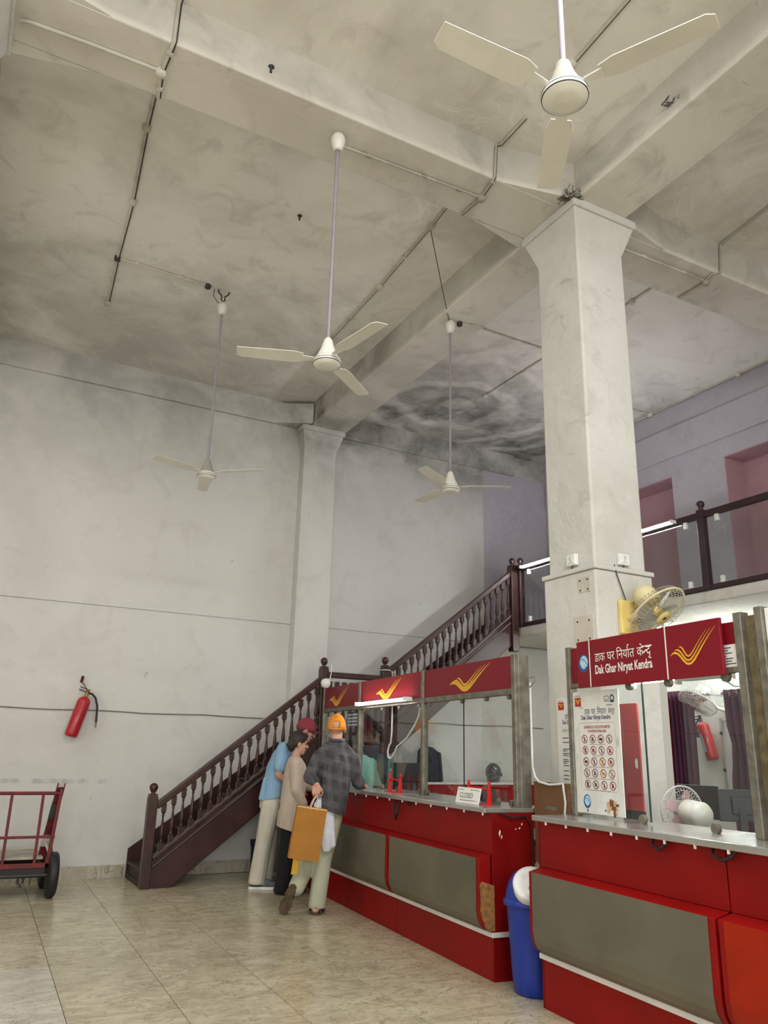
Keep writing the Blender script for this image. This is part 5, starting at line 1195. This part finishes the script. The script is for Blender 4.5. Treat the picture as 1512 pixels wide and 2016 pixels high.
def head_shapes(k, c, fwd, tilt, s=1.0):
    """skull, jaw, nose, brow, ears, neck root; fwd = facing angle on plan, tilt = nod"""
    R = Matrix.Rotation(fwd, 4, 'Z') @ Matrix.Rotation(tilt, 4, 'Y')          # face along local +x
    M = Matrix.Translation(c) @ R
    q = MB(M)
    q.ell((-0.008*s, 0, 0.028*s), (0.098*s, 0.076*s, 0.092*s), 18, 12)
    q.ell((0.022*s, 0, -0.045*s), (0.064*s, 0.060*s, 0.075*s), 16, 10)
    q.ell((0.052*s, 0, -0.092*s), (0.030*s, 0.034*s, 0.024*s), 12, 8)
    q.caps((0.082*s, 0, 0.010*s), (0.106*s, 0, -0.030*s), 0.009*s, 0.014*s, 10)
    q.caps((0.074*s, -0.036*s, 0.022*s), (0.074*s, 0.036*s, 0.022*s), 0.014*s, 0.014*s, 10)
    q.ell((0.084*s, 0, -0.062*s), (0.013*s, 0.026*s, 0.009*s), 10, 6)
    q.ell((0.060*s, 0.040*s, -0.025*s), (0.022*s, 0.020*s, 0.022*s), 10, 6); q.ell((0.060*s, -0.040*s, -0.025*s), (0.022*s, 0.020*s, 0.022*s), 10, 6)
    for sg in (1, -1): q.ell((-0.004*s, sg*0.080*s, -0.012*s), (0.020*s, 0.012*s, 0.034*s), 10, 8)
    k.M = None; k.add(q.v, q.f, True); return M
def face_parts(M, parent, s=1.0):
    for sg in (1, -1): MB(M).ell((0.083*s, sg*0.032*s, 0.004*s), (0.009*s, 0.014*s, 0.008*s), 10, 6).build('eye', M_EYE, parent)
    MB(M).ell((0.093*s, 0, -0.062*s), (0.006*s, 0.022*s, 0.007*s), 10, 6).build('lips', mat('lip_tone', (150, 82, 76), 0.5), parent)
def hand_shapes(k, wrist, palm_dir, out, curl, side):
    """palm along palm_dir, fingers curling towards out; thumb leaves the side of the palm"""
    w_ = Vector(wrist); d = Vector(palm_dir).normalized(); o = Vector(out).normalized(); a = d.cross(o).normalized()*side
    pc = w_+d*0.05
    for j, sx in enumerate((-0.030, -0.010, 0.010, 0.029)):
        L = (0.072, 0.082, 0.078, 0.062)[j]; b0 = w_+a*sx*0.75+d*0.012; b1 = w_+a*sx+d*(0.088 if j in (1, 2) else 0.080)
        k.caps(b0, b1, 0.015, 0.012, 8)
        p = b1; ang = 0.25
        for q_, f in enumerate((0.45, 0.32, 0.25)):
            ang += curl*(0.9 if q_ else 0.7); n_ = p+(d*math.cos(ang)+o*math.sin(ang))*L*f
            k.caps(p, n_, 0.0092-0.0006*q_, 0.0088-0.0008*q_, 8); p = n_
    t0 = w_+a*0.022+d*0.018; t1 = w_+a*0.050+d*0.050+o*0.012; t2 = w_+a*0.052+d*0.078+o*0.030; t3 = w_+a*0.042+d*0.098+o*0.042
    k.caps(t0, t1, 0.015, 0.0115, 8); k.caps(t1, t2, 0.0112, 0.0100, 8); k.caps(t2, t3, 0.0098, 0.0085, 8)
def limb(k, pts, rs):
    for i in range(len(pts)-1): k.caps(pts[i], pts[i+1], rs[i], rs[i+1], 14)
def foot_shapes(k, heel, toe, up_=(0, 0, 1), r=0.036):
    h_, t_, u_ = Vector(heel), Vector(toe), Vector(up_); d = (t_-h_)
    side = d.normalized().cross(u_)
    k.caps(h_+u_*r, h_+d*0.55+u_*(r*0.95), r, r*0.95, 12)
    k.caps(h_+d*0.5+u_*r*0.8+side*0.01, h_+d*0.9+u_*r*0.55+side*0.012, r*0.95, r*0.6, 12); k.caps(h_+d*0.5+u_*r*0.8-side*0.01, h_+d*0.86+u_*r*0.55-side*0.016, r*0.9, r*0.55, 12)
# ---- man in the orange cap, seen from behind, leaning to the counter
A1 = math.radians(-23.63)
pm_ = thing('person', 'person in orange cap and grey plaid shirt leaning on the counter, seen from behind', 'person', (3.15, 7.2, 0), A1)
k = MB()
k.loft([(.135, .0, .80, .09, .085), (.14, .0, .92, .095, .095), (.148, .01, 1.02, .115, .10), (.157, .03, 1.18, .14, .10), (.165, .05, 1.30, .155, .095), (.167, .055, 1.38, .12, .075), (.168, .06, 1.45, .07, .06)])
k.caps((.168, .06, 1.42), (.165, .085, 1.56), 0.058, 0.054)
Mh = head_shapes(k, (.163, .085, 1.622), PI/2-0.10, 0.10, 1.02)
SHL, ELL, WRL = (.005, .02, 1.35), (-.075, -.07, 1.17), (-.012, -.175, 1.115)
SHR, ELR, WRR = (.322, .065, 1.345), (.385, .10, 1.125), (.43, .335, 1.105)
limb(k, [SHL, ELL, WRL], [.052, .042, .028]); limb(k, [SHR, ELR, WRR], [.052, .042, .028])
hand_shapes(k, WRL, (0.06, -0.10, -1), (0.15, 0.6, -0.1), 0.75, 1)
hand_shapes(k, WRR, (0.3, 1, -0.1), (-0.2, 0.1, -1), 0.25, -1)
HR, KR, AR = (.185, 0, .86), (.09, .02, .47), (.045, -.005, .09); HL, KL, AL = (.085, 0, .86), (-.03, .05, .50), (-.155, -.02, .215)
limb(k, [HR, KR, AR], [.065, .052, .038]); limb(k, [HL, KL, AL], [.065, .052, .038])
foot_shapes(k, (.035, -.045, .012), (.075, .19, .012)); foot_shapes(k, (-.185, -.062, .205), (-.262, -.05, .022), (0.10, 0.98, 0.1), 0.034)
organic('body', k, M_SKIN1, pm_, 0.0065, 4)
k = MB()
k.loft([(.135, .0, .84, .115, .125), (.14, .0, .92, .12, .125), (.145, .01, 1.02, .12, .115)])
limb(k, [(.16, 0, .82), (.085, .02, .46), (.045, -.01, .075)], [.092, .082, .079]); limb(k, [(.10, 0, .82), (-.03, .05, .48), (-.145, -.02, .22)], [.098, .084, .076])
organic('trousers', k, M_SAGE, pm_, 0.010, 5, [((.04, 0, .055), (0, 0, -1))])
k = MB()
k.loft([(.142, -.005, .76, .128, .15), (.145, -.005, .88, .135, .155), (.15, .0, 1.02, .15, .148), (.155, .02, 1.16, .165, .14), (.162, .04, 1.28, .175, .13), (.166, .05, 1.37, .14, .108), (.167, .055, 1.43, .098, .085), (.168, .06, 1.485, .070, .072), (.168, .062, 1.515, .062, .066)])
limb(k, [SHL, ELL, (-.024, -.155, 1.135)], [.070, .062, .048]); limb(k, [SHR, ELR, (.425, .30, 1.112)], [.068, .060, .048])
k.caps((.10, .05, 1.45), (.0, .03, 1.355), .05, .06); k.caps((.235, .055, 1.45), (.325, .06, 1.35), .05, .06)
for x in (.05, .10, .165, .22): k.caps((x, -.09, 1.30), (x*.75+.03, -.150, .86), 0.012, 0.022, 8)
shirt = organic('shirt', k, M_PLAID, pm_, 0.009, 4, [((.10, 0, .885), (-.28, 0, -1))])
k = MB().tube([(.168+.064*math.cos(a), .062+.066*math.sin(a), 1.512+0.006*math.sin(a)) for a in [2*PI*i/20 for i in range(21)]], 0.017, 8, False); k.build('collar', M_PLAID, pm_)
# cap: crown, strap at the back opening, peak
k = MB(Mh); vs = []; n_ = 28
for j in range(9):
    ph = PI/2*j/8
    for i in range(n_):
        a = 2*PI*i/n_; r_ = math.cos(ph)
        vs.append((-0.008+0.108*r_*math.cos(a), 0.087*r_*math.sin(a), -0.022+0.156*math.sin(ph)**0.85 if ph else -0.026))
fs = [(j*n_+i, j*n_+(i+1) % n_, (j+1)*n_+(i+1) % n_, (j+1)*n_+i) for j in range(8) for i in range(n_) if not (j < 2 and i in (12, 13, 14, 15))]
k.add(vs, fs, True); cap_ = k.build('cap', M_ORCAP, pm_); md = cap_.modifiers.new('thick', 'SOLIDIFY'); md.thickness = 0.004; md.offset = 1
MB(Mh).tube([(-0.008+0.109*math.cos(a), 0.089*math.sin(a), -0.022) for a in [PI*0.82+PI*0.36*i/8 for i in range(9)]], 0.008, 6).build('cap_strap', M_ORCAP, cap_)
MB(Mh).lathe([(0.012, 0.0), (0.009, 0.007), (0, 0.009)], (-0.008, 0, 0.134), (0, 0, 1), 10).build('cap_button', M_ORCAP, cap_)
MB(Mh).prism([(0.085, -0.07), (0.14, -0.062), (0.175, -0.03), (0.182, 0), (0.175, 0.03), (0.14, 0.062), (0.085, 0.07)], (0, 0, 0.004), (1, 0, 0), (0, 1, 0), (0, 0, 0.006)).build('cap_peak', M_ORCAP, cap_)
face_parts(Mh, pm_, 1.02)
# sandals
k = MB().prism([(-.04, 0), (-.045, .10), (-.05, .19), (-.03, .25), (.01, .265), (.045, .24), (.052, .17), (.040, .08), (.036, 0), (.0, -.025)], (.036, -.06, 0.0), (0.985, -.17, 0), (.17, .985, 0), (0, 0, .018))
s_ = k.build('sandal_sole', M_SOLE, pm_)
MB().tube([(-.012, .06, .012), (.0, .065, .062), (.055, .075, .078), (.105, .06, .05), (.112, .055, .012)], 0.014, 7).tube([(.005, -.055, .015), (.0, -.03, .07), (.04, -.08, .065), (.08, -.04, .07), (.08, -.06, .015)], 0.010, 7).build('sandal_strap', M_SANDAL, pm_)
Ls = Vector((-.262, -.078, .012)); Hd = (Vector((-.180, -.098, .225))-Ls).normalized(); Sd = Hd.cross(Vector((0, 1, 0))).normalized()
k = MB().prism([(-.04, 0.015), (-.02, -.004), (.02, -.004), (.046, .03), (.052, .09), (.036, .14), (.040, .20), (.03, .25), (0, .265), (-.03, .25), (-.040, .20), (-.036, .14), (-.050, .08)], Ls, Sd, Hd, (0.004, .02, 0.0))
k.build('sandal_sole', M_SOLE, pm_, 0.003)
q = Ls+Vector((0, .03, 0)); MB().tube([q+Hd*.08+Sd*.045, q+Hd*.09+Sd*.03+Vector((0, .05, 0)), q+Hd*.09-Sd*.03+Vector((0, .05, 0)), q+Hd*.08-Sd*.045], 0.012, 7).tube([q+Hd*.15+Sd*.04, q+Hd*.19+Sd*.03+Vector((0, .055, 0)), q+Hd*.19-Sd*.03+Vector((0, .055, 0)), q+Hd*.15-Sd*.04], 0.010, 7).build('sandal_strap', M_SANDAL, pm_)
# ---- bags held behind the back
M_KRAFT = mat('kraft_paper', (172, 116, 42), 0.75, var=0.08, scale=6, bump=0.1); M_CORD = mat('white_cord', (225, 222, 214), 0.8); M_POLY = mat('white_polythene', (214, 218, 226), 0.3, var=0.06, scale=12, bump=0.5, bscale=18); M_YBAG = mat('yellow_polythene', (226, 176, 30), 0.45, var=0.06)
W1 = Matrix.Translation((3.15, 7.2, 0)) @ Matrix.Rotation(A1, 4, 'Z')
bg_ = thing('paper_bag', 'brown paper carrier bag hanging from the hand of the person in the orange cap', 'bag', W1 @ Vector((-.04, -.26, .92)), A1)
M = Matrix.Rotation(math.radians(7.5), 4, 'Y') @ Matrix.Rotation(math.radians(9), 4, 'Z')
k = MB(M); a, d_ = .135, .048
k.add([(-a,-d_,0),(a,-d_,0),(a,d_,0),(-a,d_,0),(-a,-d_,-.44),(a,-d_,-.44),(a,d_,-.44),(-a,d_,-.44),(a-.012,0,0),(a-.004,0,-.40),(-a+.012,0,0),(-a+.004,0,-.40)],
      [(0,4,5,1),(2,6,7,3),(4,7,6,5),(1,5,9,8),(5,6,9),(8,9,6,2),(3,7,11,10),(7,4,11),(10,11,4,0)])
o = k.build('paper', M_KRAFT, bg_); md = o.modifiers.new('thick', 'SOLIDIFY'); md.thickness = 0.003
MB(M).box(-a-.001, -d_-.003, -.012, a+.001, -d_-.001, 0.0).build('turned_edge', mat('kraft_light', (214, 178, 120), 0.7), o)
g_ = Vector((.046, .075, .105))
for y in (-d_, d_):
    kk = MB(); p0 = M @ Vector((-.02, y, -.02)); p1 = M @ Vector((.045, y, -.02)); kk.tube([p0, p0*.4+g_*.6+Vector((-.006, 0, 0)), g_, p1*.4+g_*.6+Vector((.006, 0, 0)), p1], 0.0038, 6).build('cord_handle', M_CORD, bg_)
pb = thing('plastic_bag', 'crumpled white plastic bag hanging next to the brown paper bag', 'bag', W1 @ Vector((.04, -.10, .95)), A1)
k = MB(); k.loft([(.03, .0, .07, .02, .02), (.02, .0, .03, .06, .03), (.03, 0, -.02, .10, .035), (.055, .0, -.15, .085, .035), (.06, 0, -.28, .075, .036), (.075, 0, -.37, .055, .03), (.07, 0, -.42, .03, .02)], 16)
k.caps((.10, -.01, -.02), (.125, -.005, -.36), .022, .03); k.caps((-.03, -.01, .01), (.03, -.01, .06), .02, .018)
organic('polythene', k, M_POLY, pb, 0.008, 2)
yb = thing('yellow_bag', 'flat yellow bag showing below the brown paper bag', 'bag', W1 @ Vector((-.155, -.15, .60)), A1)
k = MB().prism([(-.045, -.26), (.015, -.25), (.055, .10), (-.01, .10)], (0, 0, 0), (1, 0, 0), (0, 0, 1), (0, .025, 0)); k.build('polythene', M_YBAG, yb, 0.006)
MB().tube([(.02, .012, .10), (.09, .04, .30), (.155, .06, .455)], 0.005, 6).build('handle', M_YBAG, yb)
# ---- woman in profile
A2 = math.radians(-21.56)
wm = thing('person', 'person with short dark hair in a long stone tunic and black trousers, in profile', 'person', (3.27, 8.27, 0), A2)
k = MB()
k.loft([(.055, 0, .78, .10, .15), (.06, 0, .90, .105, .155), (.07, 0, 1.05, .095, .13), (.085, 0, 1.18, .10, .14), (.08, 0, 1.28, .08, .15), (.07, 0, 1.33, .055, .09)])
k.caps((.065, 0, 1.30), (.085, 0, 1.42), .05, .046)
Mw = head_shapes(k, (.098, 0, 1.475), 0.12, 0.10, 0.97)
S2, E2, W2 = (.075, -.165, 1.27), (.095, -.205, 1.01), (.20, -.17, .85)
S3, E3, W3 = (.085, .165, 1.27), (.14, .20, 1.03), (.30, .12, 1.02)
limb(k, [S2, E2, W2], [.045, .036, .025]); limb(k, [S3, E3, W3], [.045, .036, .025])
hand_shapes(k, W2, (.5, .1, -1), (.2, .9, 0), 0.3, 1); hand_shapes(k, W3, (1, -.3, 0), (0, -.3, -1), 0.4, 1)
limb(k, [(.05, -.085, .82), (.04, -.085, .46), (.01, -.08, .08)], [.085, .055, .036]); limb(k, [(.05, .085, .82), (.07, .085, .46), (.06, .08, .08)], [.085, .055, .036])
foot_shapes(k, (-.03, -.08, .012), (.20, -.095, .012), (0, 0, 1), .034); foot_shapes(k, (.02, .08, .012), (.25, .08, .012), (0, 0, 1), .034)
organic('body', k, M_SKIN2, wm, 0.0065, 4)
k = MB(); k.loft([(.05, 0, .78, .13, .18), (.055, 0, .88, .125, .175)])
limb(k, [(.05, -.085, .80), (.04, -.085, .46), (.01, -.08, .06)], [.095, .084, .082]); limb(k, [(.05, .085, .80), (.07, .085, .46), (.055, .08, .06)], [.095, .084, .082])
organic('trousers', k, M_BLACKP, wm, 0.010, 4, [((0, 0, .035), (0, 0, -1))])
k = MB(); k.loft([(.055, 0, .55, .150, .215), (.058, 0, .75, .142, .205), (.065, 0, .90, .13, .195), (.075, 0, 1.05, .128, .18), (.085, 0, 1.16, .13, .178), (.08, 0, 1.26, .105, .175), (.072, 0, 1.315, .075, .11), (.068, 0, 1.345, .055, .06)])
limb(k, [S2, E2, (.18, -.175, .88)], [.068, .056, .044]); limb(k, [S3, E3, (.28, .13, 1.02)], [.066, .054, .044])
k.caps((.16, .0, 1.0), (.165, .0, .68), .02, .03)
organic('tunic', k, M_LINEN, wm, 0.009, 4, [((.055, 0, .615), (-.25, 0, -1)), ((.07, 0, 1.338), (0.1, 0, 1))])
k = MB(Mw); k.ell((-.018, 0, .045), (.103, .086, .088), 18, 12); k.ell((-.070, 0, -.02), (.050, .072, .075), 14, 10); k.ell((-.03, .066, .015), (.045, .022, .055), 12, 8); k.ell((-.03, -.066, .015), (.045, .022, .055), 12, 8); k.ell((.055, 0, .085), (.04, .06, .03), 12, 8)
for y in (-.05, -.02, .02, .05): k.caps((-.06, y, .09), (-.115, y*.9, -.03), .018, .014, 8)
organic('hair', k, M_HAIRD, wm, 0.007, 2)
gl_ = MB(Mw); 
for sg in (1, -1): gl_.tube([(.062, sg*.03, .112), (.068, sg*.072, .10), (.03, sg*.092, .075), (-.01, sg*.092, .03)], 0.0035, 6); gl_.ell((.066, sg*.034, .108), (.012, .026, .018), 12, 6)
gl_.build('sunglasses', mat('sunglass_frame', (64, 60, 60), 0.25), wm)
face_parts(Mw, wm, 0.97)
for y, x in ((-.087, -.04), (.08, .01)):
    s_ = MB(); foot_shapes(s_, (x, y, .004), (x+.25, y-.008, .004), (0, 0, 1), .042); organic('shoe', s_, M_RUBBER, wm, 0.008, 3, [((0, 0, .003), (0, 0, -1))])
# ---- man in light blue tee and maroon cap, bending forward
A3 = math.radians(-20.22)
mn = thing('person', 'person in maroon cap, light blue tee and cream trousers bending forward', 'person', (3.19, 8.66, 0), A3)
k = MB()
k.loft([(.065, 0, .80, .10, .155), (.07, 0, .92, .11, .16), (.085, 0, 1.05, .10, .145), (.115, 0, 1.22, .115, .155), (.16, 0, 1.36, .11, .165), (.20, 0, 1.45, .085, .12), (.235, 0, 1.50, .05, .06)])
k.caps((.23, 0, 1.46), (.335, 0, 1.575), .06, .055)
Mm = head_shapes(k, (.395, 0, 1.625), 0.05, 0.34, 1.03)
S4, E4, W4 = (.155, -.185, 1.41), (.115, -.225, 1.15), (.30, -.19, 1.02); S5, E5, W5 = (.185, .18, 1.41), (.21, .20, 1.15), (.40, .12, 1.08)
limb(k, [S4, E4, W4], [.054, .042, .029]); limb(k, [S5, E5, W5], [.054, .042, .029]); hand_shapes(k, W4, (1, .2, -.2), (0, .5, -1), .35, 1); hand_shapes(k, W5, (1, -.2, .1), (0, -.5, -1), .35, -1)
limb(k, [(.06, -.09, .84), (.01, -.09, .47), (-.035, -.09, .09)], [.09, .058, .04]); limb(k, [(.07, .09, .84), (.07, .10, .47), (.04, .10, .09)], [.09, .058, .04])
foot_shapes(k, (-.08, -.09, .02), (.165, -.10, .02)); foot_shapes(k, (-.005, .10, .02), (.24, .10, .02))
organic('body', k, M_SKIN3, mn, 0.0065, 4)
k = MB(); k.loft([(.06, 0, .80, .135, .18), (.065, 0, .90, .132, .18), (.075, 0, 1.0, .12, .165)])
limb(k, [(.055, -.09, .82), (.0, -.09, .47), (-.045, -.09, .08)], [.112, .088, .092]); limb(k, [(.07, .09, .82), (.06, .10, .47), (.03, .10, .08)], [.112, .088, .092])
organic('trousers', k, M_CREAMP, mn, 0.010, 4, [((0, 0, .055), (0, 0, -1))])
k = MB(); k.loft([(.075, 0, .85, .15, .20), (.08, 0, .95, .143, .195), (.09, 0, 1.08, .135, .185), (.118, 0, 1.22, .14, .185), (.16, 0, 1.36, .128, .185), (.198, 0, 1.45, .10, .13), (.23, 0, 1.50, .068, .07)])
limb(k, [S4, (.128, -.215, 1.235)], [.082, .078]); limb(k, [S5, (.20, .20, 1.235)], [.082, .078]); k.caps((-.03, -.08, 1.1), (-.055, -.10, .9), .02, .03)
organic('tee', k, M_BTEE, mn, 0.009, 4, [((.075, 0, .905), (.2, 0, -1))])
k = MB(Mm); vs = []
for j in range(9):
    ph = PI/2*j/8
    for i in range(n_):
        a = 2*PI*i/n_; r_ = math.cos(ph); vs.append((-0.008+0.110*r_*math.cos(a), 0.088*r_*math.sin(a), -0.006+0.140*math.sin(ph)**0.85 if ph else -0.008))
k.add(vs, [(j*n_+i, j*n_+(i+1) % n_, (j+1)*n_+(i+1) % n_, (j+1)*n_+i) for j in range(8) for i in range(n_)], True)
cp2 = k.build('cap', M_MCAP, mn); md = cp2.modifiers.new('thick', 'SOLIDIFY'); md.thickness = 0.004; md.offset = 1
MB(Mm).prism([(0.085, -0.07), (0.14, -0.062), (0.178, -0.03), (0.185, 0), (0.178, 0.03), (0.14, 0.062), (0.085, 0.07)], (0, 0, 0.018), (1, 0, 0), (0, 1, -.0), (0, 0, 0.006)).build('cap_peak', M_MCAP, cp2)
k = MB(Mm); k.ell((-.055, 0, .0), (.062, .080, .05), 14, 8); organic('hair', k, M_HAIRG, mn, 0.007, 2)
gl_ = MB(Mm)
for sg in (1, -1):
    gl_.tube([(.098, sg*.012, .0), (.100, sg*.03, .014), (.096, sg*.052, .008), (.094, sg*.052, -.014), (.098, sg*.03, -.022), (.099, sg*.012, -.01), (.098, sg*.012, .0)], 0.003, 6); gl_.tube([(.095, sg*.052, .004), (.05, sg*.080, .004), (-.01, sg*.09, .0)], 0.003, 6)
gl_.build('spectacles', M_DARK, mn); face_parts(Mm, mn, 1.03)
M_SNK = mat('grey_trainer', (96, 98, 102), 0.7, var=0.2, scale=20)
for y, x in ((-.092, -.09), (.10, -.015)):
    s_ = MB(); foot_shapes(s_, (x, y, .022), (x+.275, y-.01, .022), (0, 0, 1), .044); o = organic('trainer', s_, M_SNK, mn, 0.008, 3, [((0, 0, .02), (0, 0, -1))])
    MB().prism([(-.03, -.03), (-.045, .0), (-.03, .03), (.10, .046), (.22, .05), (.275, .02), (.28, -.02), (.22, -.048), (.10, -.04)], (x, y, 0.0), (1, -.03, 0), (.03, 1, 0), (0, 0, .028)).build('white_sole', M_WPL, o, 0.004)
    MB().tube([(x+.05, y-.046, .05), (x+.08, y-.047, .085), (x+.12, y-.044, .05)], .006, 6).build('white_stripe', M_WPL, o)
# ---- clerk behind the glass
ck = thing('person', 'clerk in a mint green shirt bent over the desk behind the window', 'person', cl(0.80, 3.80, 0), -CA+PI*0.78)
k = MB()
k.loft([(0, 0, .48, .11, .17), (.0, 0, .62, .12, .17), (.06, 0, .85, .11, .16), (.12, 0, 1.08, .12, .17), (.16, 0, 1.24, .10, .17), (.19, 0, 1.33, .07, .10)])
k.caps((.19, 0, 1.30), (.24, .0, 1.40), .055, .05); Mc = head_shapes(k, (.29, 0.0, 1.46), 0.2, 0.5, 1.0)
limb(k, [(.15, .18, 1.25), (.20, .26, 1.0), (.42, .14, 1.10)], [.05, .042, .028]); limb(k, [(.15, -.18, 1.25), (.20, -.24, 1.0), (.40, -.10, 1.10)], [.05, .042, .028])
hand_shapes(k, (.42, .14, 1.10), (1, -.3, 0), (0, 0, -1), .3, -1); hand_shapes(k, (.40, -.10, 1.10), (1, .3, 0), (0, 0, -1), .3, 1)
limb(k, [(0, .09, .54), (.40, .10, .52), (.38, .10, .08)], [.085, .06, .04]); limb(k, [(0, -.09, .54), (.40, -.10, .52), (.38, -.10, .08)], [.085, .06, .04]); foot_shapes(k, (.34, .10, .0), (.58, .10, .0)); foot_shapes(k, (.34, -.10, .0), (.58, -.10, .0))
organic('body', k, M_SKIN4, ck, 0.007, 4)
k = MB(); k.loft([(0, 0, .55, .135, .19), (.06, 0, .85, .135, .185), (.12, 0, 1.08, .15, .20), (.16, 0, 1.24, .125, .195), (.19, 0, 1.34, .08, .11), (.21, 0, 1.37, .06, .07)])
limb(k, [(.15, .18, 1.26), (.20, .26, 1.0), (.34, .18, 1.06)], [.085, .078, .064]); limb(k, [(.15, -.18, 1.26), (.20, -.24, 1.0), (.34, -.14, 1.06)], [.085, .078, .064])
organic('shirt', k, M_MINT, ck, 0.010, 4)
k = MB(); limb(k, [(0, .09, .55), (.40, .10, .53), (.38, .10, .10)], [.11, .085, .07]); limb(k, [(0, -.09, .55), (.40, -.10, .53), (.38, -.10, .10)], [.11, .085, .07]); k.ell((0, 0, .56), (.14, .18, .10)); organic('trousers', k, M_PRN, ck, 0.011, 3)
k = MB(Mc); k.ell((-.016, 0, .040), (.103, .084, .092), 16, 10); k.ell((-.06, 0, -.01), (.05, .074, .06), 12, 8); organic('hair', k, M_HAIRD, ck, 0.008, 2); face_parts(Mc, ck)
t = thing('stool', 'dark stool under the clerk in mint green', 'stool', cl(0.80, 3.80, 0), -CA)
MB().lathe([(.17, .43), (.18, .45), (.17, .475), (0, .48)], n=20).build('seat', M_RUBBER, t)
for i in range(4):
    a = PI/4+PI/2*i; MB().tube([(.10*math.cos(a), .10*math.sin(a), .44), (.16*math.cos(a), .16*math.sin(a), 0)], .014, 8).build('leg', M_DARK, t)
dk2 = thing('counter_desk', 'inner desk in front of the clerk in mint green', 'desk', P1, -CA)
MB().box(0.30, 3.05, 1.04, 0.66, 4.1, 1.062).build('desk_top', M_PLY, dk2) if False else MB().box(0.34, 2.95, 0.74, 0.60, 4.14, 0.77).build('desk_top', M_PLY, dk2, .003)
MB().box(0.36, 2.96, 0.0, 0.58, 2.98, 0.74).build('side_panel', M_PLY, dk2); MB().box(0.36, 4.12, 0.0, 0.58, 4.135, 0.74).build('side_panel', M_PLY, dk2)
# ---- bag on the floor under the stairs
t = thing('floor_bag', 'navy and red bag standing on the floor under the staircase', 'bag', (3.44, 9.42, 0))
k = MB(); k.loft([(0, 0, .0, .10, .06), (0, 0, .12, .115, .07), (0, 0, .30, .12, .06), (-.01, 0, .40, .13, .03)], 16); organic('cloth', k, mat('navy_canvas', (26, 28, 52), .8, var=.2), t, .010, 2)
MB().loft([(0, 0, .002, .104, .064), (0, 0, .10, .12, .076)], 16).build('red_base', mat('red_canvas', (130, 22, 34), .8), t)
MB().tube([(-.06, -.02, .38), (-.03, -.03, .47), (.03, -.03, .47), (.06, -.02, .38)], .008, 6).build('handle', M_RUBBER, t)
